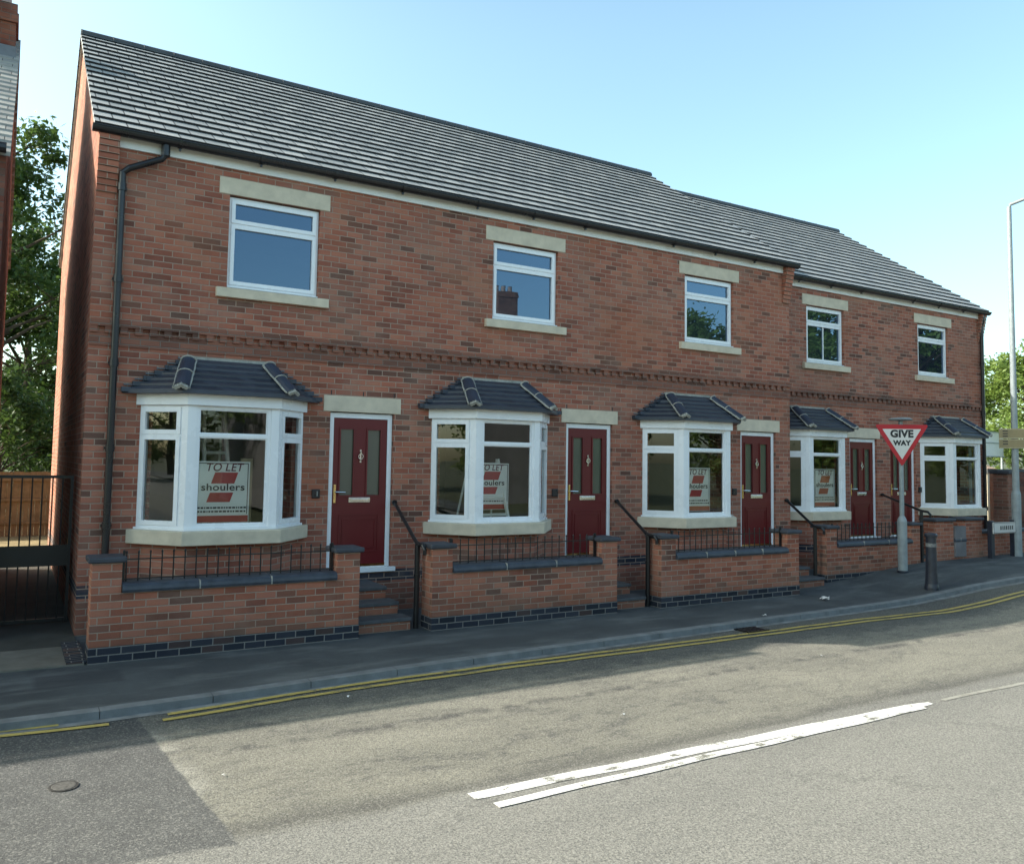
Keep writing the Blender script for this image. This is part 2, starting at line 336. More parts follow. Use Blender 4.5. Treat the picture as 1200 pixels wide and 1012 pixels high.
# ------------------------------------------------------------------ mesh builder
class MB:
    def __init__(s): s.v = []; s.f = []; s.uv = []; s.sm = []
    def face(s, pts, uv=None, smooth=False):
        b = len(s.v); s.v += [tuple(p) for p in pts]; s.f.append(tuple(range(b, b + len(pts))))
        if uv is None:
            n = Vector((0, 0, 0)); c0 = Vector(pts[0])
            for i in range(1, len(pts) - 1): n += (Vector(pts[i]) - c0).cross(Vector(pts[i + 1]) - c0)
            ax, ay, az = abs(n.x), abs(n.y), abs(n.z)
            if az > ax and az > ay: uv = [(p[0], p[1]) for p in pts]
            elif ax > ay * 1.02: uv = [(p[1], p[2]) for p in pts]
            else: uv = [(p[0], p[2]) for p in pts]
        s.uv += list(uv); s.sm.append(smooth)
    def box(s, x0, x1, y0, y1, z0, z1, skip=''):
        p = lambda x, y, z: (x, y, z)
        if '-y' not in skip: s.face([p(x0, y0, z0), p(x1, y0, z0), p(x1, y0, z1), p(x0, y0, z1)])
        if '+y' not in skip: s.face([p(x1, y1, z0), p(x0, y1, z0), p(x0, y1, z1), p(x1, y1, z1)])
        if '-x' not in skip: s.face([p(x0, y1, z0), p(x0, y0, z0), p(x0, y0, z1), p(x0, y1, z1)])
        if '+x' not in skip: s.face([p(x1, y0, z0), p(x1, y1, z0), p(x1, y1, z1), p(x1, y0, z1)])
        if '-z' not in skip: s.face([p(x0, y1, z0), p(x1, y1, z0), p(x1, y0, z0), p(x0, y0, z0)])
        if '+z' not in skip: s.face([p(x0, y0, z1), p(x1, y0, z1), p(x1, y1, z1), p(x0, y1, z1)])
    def prism(s, poly, z0, z1):            # poly counter-clockwise seen from above; z may be functions
        f0 = z0 if callable(z0) else (lambda x, y: z0); f1 = z1 if callable(z1) else (lambda x, y: z1)
        n = len(poly)
        s.face([(x, y, f1(x, y)) for x, y in poly]); s.face([(x, y, f0(x, y)) for x, y in reversed(poly)])
        for i in range(n):
            a, b = poly[i], poly[(i + 1) % n]
            s.face([(a[0], a[1], f0(*a)), (b[0], b[1], f0(*b)), (b[0], b[1], f1(*b)), (a[0], a[1], f1(*a))])
    def obox(s, o, u, w, a0, a1, b0, b1, z0, z1):     # box along unit dirs u,w (2D) from origin o
        P = lambda a, b: (o[0] + u[0] * a + w[0] * b, o[1] + u[1] * a + w[1] * b)
        poly = [P(a0, b0), P(a1, b0), P(a1, b1), P(a0, b1)]
        if u[0] * w[1] - u[1] * w[0] < 0: poly.reverse()
        s.prism(poly, z0, z1)
    def tube(s, pts, r, n=10, cap=True):
        pts = [Vector(p) for p in pts]; rs = r if isinstance(r, (list, tuple)) else [r] * len(pts)
        rings = []
        prev = None
        for i, p in enumerate(pts):
            d = (pts[min(i + 1, len(pts) - 1)] - pts[max(i - 1, 0)]).normalized()
            a = Vector((0, 0, 1)) if abs(d.z) < .9 else Vector((1, 0, 0))
            if prev is not None: a = prev
            x = (a - d * a.dot(d)).normalized(); y = d.cross(x); prev = x
            rings.append([p + (x * math.cos(k * 2 * math.pi / n) + y * math.sin(k * 2 * math.pi / n)) * rs[i] for k in range(n)])
        for i in range(len(rings) - 1):
            for k in range(n):
                k2 = (k + 1) % n
                s.face([rings[i][k], rings[i][k2], rings[i + 1][k2], rings[i + 1][k]], smooth=True)
        if cap:
            s.face(list(reversed(rings[0]))); s.face(rings[-1])
    def lathe(s, cx, cy, prof, n=20):
        rings = [[(cx + r * math.cos(2 * math.pi * k / n), cy + r * math.sin(2 * math.pi * k / n), z) for k in range(n)] for r, z in prof]
        for i in range(len(rings) - 1):
            for k in range(n):
                k2 = (k + 1) % n
                s.face([rings[i][k], rings[i][k2], rings[i + 1][k2], rings[i + 1][k]], smooth=True)
        s.face(list(reversed(rings[0]))); s.face(rings[-1])
    def build(s, name, mat, parent=None, weld=False, bevel=0.0, loc=None):
        me = bpy.data.meshes.new(name); me.from_pydata(s.v, [], s.f)
        uvl = me.uv_layers.new(name='UVMap')
        flat = [c for uv in s.uv for c in uv]
        uvl.data.foreach_set('uv', flat)
        me.polygons.foreach_set('use_smooth', s.sm)
        me.materials.append(M[mat] if isinstance(mat, str) else mat)
        me.update()
        o = bpy.data.objects.new(name, me); col.objects.link(o)
        if weld or bevel:
            import bmesh
            bm = bmesh.new(); bm.from_mesh(me); bmesh.ops.remove_doubles(bm, verts=bm.verts, dist=.0004); bm.to_mesh(me); bm.free()
        if bevel:
            m = o.modifiers.new('bevel', 'BEVEL'); m.width = bevel; m.segments = 2; m.limit_method = 'ANGLE'
        if parent is not None:
            o.parent = parent; o.matrix_parent_inverse = parent.matrix_world.inverted() if False else Matrix.Translation(-parent.location)
        return o

def tag(o, label, cat=None, group=None, kind=None):
    if label: o['label'] = label
    if cat: o['category'] = cat
    if group: o['group'] = group
    if kind: o['kind'] = kind
    return o
def thing(name, loc, label, cat, group=None):
    o = bpy.data.objects.new(name, None); o.location = loc; o.empty_display_size = .2; col.objects.link(o)
    return tag(o, label, cat, group)
def struct(name, mb, mat, **k):
    o = mb.build(name, mat, **k); o['kind'] = 'structure'; return o

def text_mesh(body, size, depth=.004, shear=0.0, bold=0.0):
    cu = bpy.data.curves.new('lettering', 'FONT'); cu.body = body; cu.size = size; cu.align_x = 'CENTER'; cu.align_y = 'CENTER'
    cu.extrude = depth; cu.shear = shear; cu.offset = bold; cu.space_character = 1.05
    ob = bpy.data.objects.new('lettering', cu); col.objects.link(ob)
    dg = bpy.context.evaluated_depsgraph_get(); me = bpy.data.meshes.new_from_object(ob.evaluated_get(dg))
    bpy.data.objects.remove(ob); return me
def text_obj(name, body, size, mat, o3, right, upv, parent, **k):
    """flat lettering whose baseline runs along 'right'"""
    sx = k.pop('sx', 1.0)
    me = text_mesh(body, size, **k); me.materials.clear(); me.materials.append(M[mat])
    r = Vector(right).normalized(); u = Vector(upv).normalized(); n = r.cross(u)
    mt = Matrix(((r.x * sx, u.x, n.x, o3[0]), (r.y * sx, u.y, n.y, o3[1]), (r.z * sx, u.z, n.z, o3[2]), (0, 0, 0, 1)))
    me.transform(mt)
    ob = bpy.data.objects.new(name, me); col.objects.link(ob); ob.parent = parent
    ob.matrix_parent_inverse = Matrix.Translation(-parent.location); return ob

# ------------------------------------------------------------------ camera
cd = bpy.data.cameras.new('camera'); cam = bpy.data.objects.new('camera', cd); col.objects.link(cam); scene.camera = cam
F, YAW, PIT, ROL = 947.98, -29.5478, 3.6744, 1.0543
CX, CY, CZ, PX, PY = -.72854, -10.35602, 2.08382, -47.888, -28.216
y_, p_, r_ = map(R, (YAW, PIT, ROL))
fw = Vector((math.sin(-y_) * math.cos(p_), math.cos(y_) * math.cos(p_), math.sin(p_)))
rt = Vector((math.cos(y_), math.sin(y_), 0)); up = rt.cross(fw)
r2 = rt * math.cos(r_) + up * math.sin(r_); u2 = -rt * math.sin(r_) + up * math.cos(r_)
fw = u2.cross(r2)   # forward
cam.matrix_world = Matrix(((r2.x, u2.x, -fw.x, CX), (r2.y, u2.y, -fw.y, CY), (r2.z, u2.z, -fw.z, CZ), (0, 0, 0, 1)))
cd.sensor_width = 36; cd.lens = F / 1200 * 36; cd.shift_x = -PX / 1200; cd.shift_y = PY / 1200
cd.clip_start = .05; cd.clip_end = 3000

# ------------------------------------------------------------------ light
sun_dir = Vector((-8.5, 4.0, 6.05)).normalized()      # towards the sun: behind the terrace, to the left
sl = bpy.data.lights.new('sun', 'SUN'); sl.energy = 8.0; sl.angle = R(.5); sl.color = (1.0, .93, .82)
so = bpy.data.objects.new('sun', sl); col.objects.link(so); so.rotation_euler = sun_dir.to_track_quat('Z', 'Y').to_euler(); so.location = (0, 0, 30)
w = bpy.data.worlds.new('World'); scene.world = w; w.use_nodes = True
nt = w.node_tree; nt.nodes.clear()
sky = nt.nodes.new('ShaderNodeTexSky'); sky.sky_type = 'NISHITA'; sky.sun_disc = False
sky.sun_elevation = math.asin(sun_dir.z); sky.sun_rotation = math.atan2(sun_dir.x, sun_dir.y)
sky.air_density = 1.0; sky.dust_density = 3.0; sky.ozone_density = 1.2; sky.altitude = 60
bg = nt.nodes.new('ShaderNodeBackground'); bg.inputs[1].default_value = .38
wo = nt.nodes.new('ShaderNodeOutputWorld'); tint = nt.nodes.new('ShaderNodeMix'); tint.data_type = 'RGBA'; tint.blend_type = 'MULTIPLY'; tint.inputs[0].default_value = 1
tint.inputs[7].default_value = (1.03, 1.17, 1.03, 1); nt.links.new(sky.outputs[0], tint.inputs[6]); tc = nt.nodes.new('ShaderNodeTexCoord'); sx = nt.nodes.new('ShaderNodeSeparateXYZ'); nt.links.new(tc.outputs['Generated'], sx.inputs[0])
# sky dimmed overhead to deepen ground shade, raised behind camera to light the facade
def _mr(sock, a, b, c, d):
    m_ = nt.nodes.new('ShaderNodeMapRange'); m_.interpolation_type = 'SMOOTHSTEP'; nt.links.new(sock, m_.inputs[0])
    for i_, v_ in zip((1, 2, 3, 4), (a, b, c, d)): m_.inputs[i_].default_value = v_
    return m_.outputs[0]
mz = _mr(sx.outputs[2], .45, .92, 1.0, .34); my = _mr(sx.outputs[1], .2, -.7, 1.0, 1.12)
mu = nt.nodes.new('ShaderNodeMath'); mu.operation = 'MULTIPLY'; nt.links.new(mz, mu.inputs[0]); nt.links.new(my, mu.inputs[1])
vm = nt.nodes.new('ShaderNodeVectorMath'); vm.operation = 'SCALE'; nt.links.new(tint.outputs[2], vm.inputs[0]); nt.links.new(mu.outputs[0], vm.inputs['Scale'])
nt.links.new(vm.outputs[0], bg.inputs[0]); nt.links.new(bg.outputs[0], wo.inputs[0])
scene.view_settings.view_transform = 'Standard'; scene.view_settings.look = 'None'
scene.view_settings.exposure = 0; scene.view_settings.gamma = 1

# ------------------------------------------------------------------ ground sheets
def strip(name, x_list, yl, yh, off, mat, dz=0.0):
    mb = MB()
    fl = yl if callable(yl) else (lambda x: yl); fh = yh if callable(yh) else (lambda x: yh)
    for a, b in zip(x_list[:-1], x_list[1:]):
        mb.face([(a, fl(a), hgt(a) + off), (b, fl(b), hgt(b) + off), (b, fh(b), hgt(b) + off), (a, fh(a), hgt(a) + off)])
    return struct(name, mb, mat, weld=True)
XS = [-600, -60, -20] + [x * .5 for x in range(-16, 64)] + [34, 40, 60, 120, 600]
def lerp_tab(tab):
    def f(x):
        if x <= tab[0][0]: return tab[0][1]
        for (a, ya), (b, yb) in zip(tab[:-1], tab[1:]):
            if x <= b: return ya + (yb - ya) * (x - a) / (b - a)
        return tab[-1][1]
    return f
kerb_y = lerp_tab([(-8, -3.20), (-.7, -3.08), (.4, -3.09), (2.1, -2.96), (4.1, -2.85), (6.7, -2.74), (10.2, -2.62), (12.0, -2.56), (13.5, -2.68), (14.6, -2.84), (30, -3.4)])
strip('ground', XS, -600, 600, -.16, 'ground')
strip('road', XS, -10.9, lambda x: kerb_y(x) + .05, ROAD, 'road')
strip('pavement', XS, lambda x: kerb_y(x) + .02, .9, -.004, 'pave')
strip('far_pavement', XS, -14.2, -10.9, 0.0, 'pave')
mb = MB()
KX = [x * .9 for x in range(-14, 35)]
for a, b in zip(KX[:-1], KX[1:]):       # dropped kerb towards the alley
    dk = lambda x: 0.0 * x
    b2 = b - .006
    za, zb = hgt(a) + .004 + dk(a), hgt(b2) + .004 + dk(b2)
    A0, A1 = kerb_y(a), kerb_y(a) + .12; B0, B1 = kerb_y(b2), kerb_y(b2) + .12
    mb.face([(a, A0, za), (b2, B0, zb), (b2, B1, zb + .002), (a, A1, za + .002)])
    mb.face([(a, A0 - .008, za - .15), (b2, B0 - .008, zb - .15), (b2, B0, zb), (a, A0, za)])
struct('kerb', mb, 'kerb')
mb = MB()
for a, b in zip(KX[:-1], KX[1:]):
    mb.face([(a, kerb_y(a) - .10, hgt(a) + ROAD + .004), (b, kerb_y(b) - .10, hgt(b) + ROAD + .004), (b, kerb_y(b) - .004, hgt(b) + ROAD + .004), (a, kerb_y(a) - .004, hgt(a) + ROAD + .004)])
struct('gutter_channel', mb, 'channel')

def marking(name, xs, yc, wd, mat, off=.004):
    mb = MB(); fy = yc if callable(yc) else (lambda x: yc); fwd = wd if callable(wd) else (lambda x: wd)
    for a, b in zip(xs[:-1], xs[1:]):
        ja, jb = [.5 * .012 * math.sin(q * 5.3) for q in (a, b)]
        mb.face([(a, fy(a) - fwd(a) / 2 + ja, hgt(a) + ROAD + off), (b, fy(b) - fwd(b) / 2 + jb, hgt(b) + ROAD + off), (b, fy(b) + fwd(b) / 2 + jb, hgt(b) + ROAD + off), (a, fy(a) + fwd(a) / 2 + ja, hgt(a) + ROAD + off)])
    return struct(name, mb, mat)
rng = lambda a, b, n: [a + (b - a) * i / n for i in range(n + 1)]
yu = lerp_tab([(-8, -3.16), (-.7, -3.075), (.43, -3.215), (2.1, -3.045), (4.0, -3.01), (6.4, -3.04), (9.7, -3.03), (13.8, -3.23), (30, -3.7)])
yl_ = lambda x: yu(x) - .135
marking('yellow_line', rng(.50, 26, 90), lambda x: yu(x) , .062, 'yellow_line', .008)
marking('yellow_line', rng(.44, 26, 90), lambda x: yl_(x), .062, 'yellow_line', .008)
marking('yellow_line', rng(-8, -.30, 20), lambda x: -3.085 - (x + .7) * .05, .062, 'yellow_line', .008)
marking('yellow_line', rng(-8, .05, 20), lambda x: -3.205 - (x + .7) * .085, .062, 'yellow_line', .008)
wa = lerp_tab([(1.95, -5.755), (6.7, -5.875)])
ww = lerp_tab([(1.95, .105), (3.0, .112), (4.2, .115), (5.0, .12), (6.5, .10), (6.7, .05)])
marking('white_line', rng(1.93, 6.7, 40), wa, ww, 'white_line')
wb = lerp_tab([(1.95, -5.945), (6.55, -5.93)])
marking('white_line', rng(2.0, 6.5, 40), wb, .075, 'white_line', .007)
marking('white_line', rng(6.9, 14, 20), lambda x: -5.87 - (x - 6.9) * .02, .05, 'faint_line')

# ------------------------------------------------------------------ terrace
def wall_holes(mb, x0, x1, z0, z1, y, th, holes):
    xs = sorted({x0, x1} | {h[0] for h in holes} | {h[1] for h in holes}); zs = sorted({z0, z1} | {h[2] for h in holes} | {h[3] for h in holes})
    for a, b in zip(xs[:-1], xs[1:]):
        for c, d in zip(zs[:-1], zs[1:]):
            mx, mz = (a + b) / 2, (c + d) / 2
            if any(h[0] < mx < h[1] and h[2] < mz < h[3] for h in holes): continue
            mb.face([(a, y, c), (b, y, c), (b, y, d), (a, y, d)])
            mb.face([(b, y + th, c), (a, y + th, c), (a, y + th, d), (b, y + th, d)])
    for a, b, c, d in holes:
        mb.face([(a, y, c), (a, y + th, c), (a, y + th, d), (a, y, d)]); mb.face([(b, y + th, c), (b, y, c), (b, y, d), (b, y + th, d)])
        mb.face([(a, y + th, d), (b, y + th, d), (b, y, d), (a, y, d)]); mb.face([(a, y, c), (b, y, c), (b, y + th, c), (a, y + th, c)])
    mb.face([(x0, y + th, z0), (x0, y, z0), (x0, y, z1), (x0, y + th, z1)]); mb.face([(x1, y, z0), (x1, y + th, z0), (x1, y + th, z1), (x1, y, z1)])
    mb.face([(x0, y, z1), (x1, y, z1), (x1, y + th, z1), (x0, y + th, z1)])

TAN = .72; EZ = 5.886; EY = -.15; RY = 4.02; RZ = EZ + (RY - EY) * TAN
NC = 18
def roof_courses(mb, x0, x1, y0, side):
    """stepped courses; side +1 front slope, -1 rear"""
    L = (RY - EY); g = L / NC
    def P(x, s, lift):         # s = horizontal run from eave; lift perpendicular
        nn = Vector((-TAN, 1)).normalized()
        yy = EY + s + nn.x * lift; zz = EZ + s * TAN + nn.y * lift
        if side < 0: yy = 2 * RY - yy
        return (x, y0 + yy, zz)
    for k in range(NC):
        s0, s1 = k * g - (-.02 if k == 0 else 0), (k + 1) * g + .02
        hi, lo = .058, .026
        a, b, c, d = P(x0, s0, hi), P(x1, s0, hi), P(x1, s1, lo), P(x0, s1, lo)
        uv = [(x0, k + .02), (x1, k + .02), (x1, k + .98), (x0, k + .98)]
        f = [a, b, c, d]
        if side < 0: f = f[::-1]; uv = uv[::-1]
        mb.face(f, uv)
        f = [P(x0, s0, 0.0), P(x1, s0, 0.0), b, a]; uvb = [(x0, k + .01)] * 4
        mb.face(f if side > 0 else f[::-1], [(0.15 * (k % 2), k + .5)] * 4)  # butt faces take the black joint colour, painting shade under each course
        for xx, fl in ((x0, 1), (x1, -1)):
            q = [P(xx, s1, 0.0), P(xx, s0, 0.0), P(xx, s0, hi), P(xx, s1, lo)]
            mb.face(q if fl * side > 0 else q[::-1], [(xx + .15, k + .5)] * 4)

def pane(parent, name, pts, mat='glass', label=None):
    mb = MB(); mb.face(pts); o = mb.build(name, mat, parent)
    if label: o['label'] = label
    return o

def framed(mbf, o, d, n, width, z0, z1, sash_top=False, sash_bot=False, trans=None, fr=.05, mat_depth=.07, sash=.042):
    """a window light in the plane through o along d, outward normal n. Adds bars to mbf, returns pane rectangles"""
    B = lambda a0, a1, b0, b1, c0, c1: mbf.obox(o, d, n, a0, a1, b0, b1, c0, c1)
    B(0, fr, -mat_depth, 0, z0, z1); B(width - fr, width, -mat_depth, 0, z0, z1)
    B(fr, width - fr, -mat_depth, 0, z0, z0 + fr); B(fr, width - fr, -mat_depth, 0, z1 - fr, z1)
    lights = []
    if trans:
        B(fr, width - fr, -mat_depth, 0, trans - fr / 2, trans + fr / 2)
        lights = [(fr, width - fr, z0 + fr, trans - fr / 2, sash_bot), (fr, width - fr, trans + fr / 2, z1 - fr, sash_top)]
    else: lights = [(fr, width - fr, z0 + fr, z1 - fr, sash_bot)]
    out = []
    for a0, a1, c0, c1, s in lights:
        if s:
            a0 -= .012; a1 += .012; c0 -= .012; c1 += .012
            B(a0, a0 + sash, -.05, .016, c0, c1); B(a1 - sash, a1, -.05, .016, c0, c1)
            B(a0 + sash, a1 - sash, -.05, .016, c0, c0 + sash); B(a0 + sash, a1 - sash, -.05, .016, c1 - sash, c1)
            a0 += sash; a1 -= sash; c0 += sash; c1 -= sash
            dep = -.02
        else:
            g = .014
            for q in ((a0, a0 + g, c0, c1), (a1 - g, a1, c0, c1), (a0 + g, a1 - g, c0, c0 + g), (a0 + g, a1 - g, c1 - g, c1)):
                B(q[0], q[1], -.045, -.016, q[2], q[3])
            a0 += g; a1 -= g; c0 += g; c1 -= g
            dep = -.03
        P = lambda a, z: (o[0] + d[0] * a + n[0] * dep, o[1] + d[1] * a + n[1] * dep, z)
        out.append([P(a0, c0), P(a1, c0), P(a1, c1), P(a0, c1)])
    return out

def upper_window(house, xc, y0, label, split=False):
    x0 = xc - .6; w = 1.19
    mb = MB(); L = []
    o = (x0 + .005, y0 + .055); d = (1, 0); n = (0, -1)
    L = framed(mb, o, d, n, w, 4.225, 5.39, sash_top=True, sash_bot=True, trans=5.045, fr=.045, sash=.048)
    mb.box(x0 + .005, x0 + .005 + w, y0 - .0, y0 + .053, 4.212, 4.2245)   # cill nose
    if split: mb.box(xc - .012, xc + .012, y0 + .06, y0 + .09, 4.29, 5.0)
    f = mb.build('window', 'upvc', house, weld=True); tag(f, label)
    for q in L: pane(f, 'pane', q, 'glass_up')
    m2 = MB(); m2.box(xc - .735, xc + .735, y0 - .012, y0 + .12, 5.405, 5.62); m2.build('lintel', 'stone', house, bevel=.006)
    m3 = MB(); m3.prism([(xc - .735, y0 - .065), (xc + .735, y0 - .065), (xc + .735, y0 + .10), (xc - .735, y0 + .10)], 4.075, lambda x, y: 4.195 if y < y0 else 4.208)
    m3.build('sill', 'stone', house, bevel=.006)

def bay(house, c, y0, blind=None):
    mb = MB()
    A = Vector((c - 1.0, y0)); B = Vector((c - .53, y0 - .47)); C = Vector((c + .53, y0 - .47)); D = Vector((c + 1.0, y0))
    z0, z1, tz = 1.225, 2.665, 2.315
    panes = []
    for P, Q, sash in ((A, B, True), (B, C, False), (C, D, True)):
        d = (Q - P); ln = d.length; d = d / ln; n = Vector((d.y, -d.x))
        off = .075 if sash else .085     # leave room for the corner posts
        s0 = off if P is not A else .0; s1 = off if Q is not D else .0
        o = P + d * s0
        panes += [(q, sash) for q in framed(mb, tuple(o), tuple(d), tuple(n), ln - s0 - s1, z0, z1, sash_top=sash, sash_bot=sash, trans=tz, fr=.04, sash=.052)]
    # corner posts
    for P, sx in ((B, -1), (C, 1)):
        k = .085; e = Vector((-sx, 0)); g = Vector((sx * .7071, .7071))
        poly = [P + Vector((sx * .012, -.012)), P + e * k + Vector((0, -.012)), P + e * k + Vector((0, .06)), P + Vector((-sx * .03, .06)), P + g * .075 + Vector((-sx * .045, .045)), P + g * .075 + Vector((sx * .01, -.01))]
        poly = [tuple(p) for p in poly]
        if sx < 0: pass
        ar = sum(poly[i][0] * poly[(i + 1) % 6][1] - poly[(i + 1) % 6][0] * poly[i][1] for i in range(6))
        if ar < 0: poly.reverse()
        mb.prism(poly, z0, z1)
    # plastic cill
    def ring(e, back=.0): return [(c - 1.0 - e, y0 + back), (c - .53 - e * .45, y0 - .47 - e), (c + .53 + e * .45, y0 - .47 - e), (c + 1.0 + e, y0 + back)]
    mb.prism([(x, y) for x, y in ring(.03)], 1.197, z0 - .0005)
    bw = mb.build('bay_window', 'upvc', house, weld=True)
    for q, s in panes: pane(bw, 'pane', q)
    # fascia box
    m = MB(); m.prism(ring(.055), z1 + .0005, 2.80); m.build('bay_fascia', 'upvc', bw, bevel=.006)
    # stone sill and brick apron under
    m = MB(); m.prism(ring(.11), 1.03, 1.196); m.build('sill', 'stone', bw, bevel=.01)
    m = MB(); m.prism(ring(-.05), -.05, 1.029); m.build('bay_base', 'brick', bw)
    # tiled roof with stepped courses
    m = MB(); N = 6
    bot = [(c - 1.22, y0), (c - .64, y0 - .63), (c + .64, y0 - .63), (c + 1.22, y0)]
    top = [(c - .50, y0), (c - .46, y0 - .05), (c + .46, y0 - .05), (c + .50, y0)]
    zb, zt = 2.815, 3.25
    for k in range(N):
        t0 = k / N; t1 = (k + 1) / N
        la = [Vector(a).lerp(Vector(b), t0) for a, b in zip(bot, top)]; lb = [Vector(a).lerp(Vector(b), t1) for a, b in zip(bot, top)]
        za = zb + (zt - zb) * t0 + .032; zc = zb + (zt - zb) * t1 + .006
        for i in range(3):
            uu = [0, (la[i + 1] - la[i]).length]
            m.face([(*la[i], za), (*la[i + 1], za), (*lb[i + 1], zc), (*lb[i], zc)], [(la[i].x + la[i].y, k + .1), (la[i + 1].x + la[i + 1].y, k + .1), (lb[i + 1].x + lb[i + 1].y, k + .9), (lb[i].x + lb[i].y, k + .9)])
            m.face([(*la[i], za - .05), (*la[i + 1], za - .05), (*la[i + 1], za), (*la[i], za)], [(la[i].x + .07, k + .5)] * 4)
    m.face([(*top[0], zt + .006), (*top[1], zt + .006), (*top[2], zt + .006), (*top[3], zt + .006)])
    m.face([(*bot[3], zb - .018), (*bot[2], zb - .018), (*bot[1], zb - .018), (*bot[0], zb - .018)])
    for k in range(N):
        t0 = (k + .0) / N
        for sx in (-1, 1):
            xw = c + sx * (1.22 + (.50 - 1.22) * t0); zz = zb + (zt - zb) * t0
            m.box(min(xw - sx * .13, xw + sx * .012), max(xw - sx * .13, xw + sx * .012), y0 - .075, y0 - .001, zz + .0, zz + .056)
    br = m.build('bay_roof', 'roof_bay', bw)
    m = MB(); m.box(c - .52, c + .52, y0 - .03, y0 - .001, zt + .004, zt + .040); m.build('mortar_flashing', 'mortar', bw)
    for k in range(N):
        t0 = (k + .55) / N
        for sx in (-1, 1):
            xw = c + sx * (1.22 + (.50 - 1.22) * t0); zz = zb + (zt - zb) * t0 + .04; m = MB()
            m.box(min(xw - sx * .05, xw + sx * .050), max(xw - sx * .05, xw + sx * .050), y0 - .020, y0 - .001, zz + .0, zz + .016); m.build('mortar_flashing', 'lead', bw)
    # hips: half round tiles bedded in pale mortar
    for sx in (-1, 1):
        P0 = Vector((c + sx * .66, y0 - .65, zb + .03)); P1 = Vector((c + sx * .49, y0 - .10, zt - .01))
        d = (P1 - P0).normalized(); side = d.cross(Vector((0, 0, 1))).normalized(); nn = side.cross(d).normalized()
        rr = .085
        mt = MB(); mm = MB()
        seg = 8
        for j, (q0, q1) in enumerate(((0.02, .5), (.5, .97))):
            a0 = P0.lerp(P1, q0); a1 = P0.lerp(P1, q1)
            for i in range(seg):
                an0, an1 = math.pi * i / seg, math.pi * (i + 1) / seg
                f = lambda p, an, r_: p + side * math.cos(an) * r_ + nn * math.sin(an) * r_ * .75
                ra, rb = rr + .006, rr - .002
                mt.face([f(a0, an0, ra), f(a0, an1, ra), f(a1, an1, rb), f(a1, an0, rb)], smooth=True)
            pts = [a1 + side * math.cos(math.pi * i / 10) * (rr + .003) + nn * math.sin(math.pi * i / 10) * (rr + .003) * .75 for i in range(11)]
            mm.tube(pts, .008 if j == 0 else .012, 6)
        for sd in (-1, 1):
            pts = [P0.lerp(P1, q) + side * sd * (rr + .004) + Vector((random.uniform(-.004, .004), 0, random.uniform(-.004, .004))) for q in rng(0.02, .97, 10)]
            mm.tube(pts, [random.uniform(.010, .015) for _ in pts], 6)
        # lump of mortar closing the lower end
        for i in range(5):
            q = P0 + side * ((i - 2) * .028) + nn * (.012 + .016 * (2 - abs(i - 2)))
            mm.tube([q - d * .02, q + d * .03], [.022, .026], 7)
        mt.build('hip_tile', 'hip_tile', bw); mm.build('hip_mortar', 'mortar', bw)
    return bw

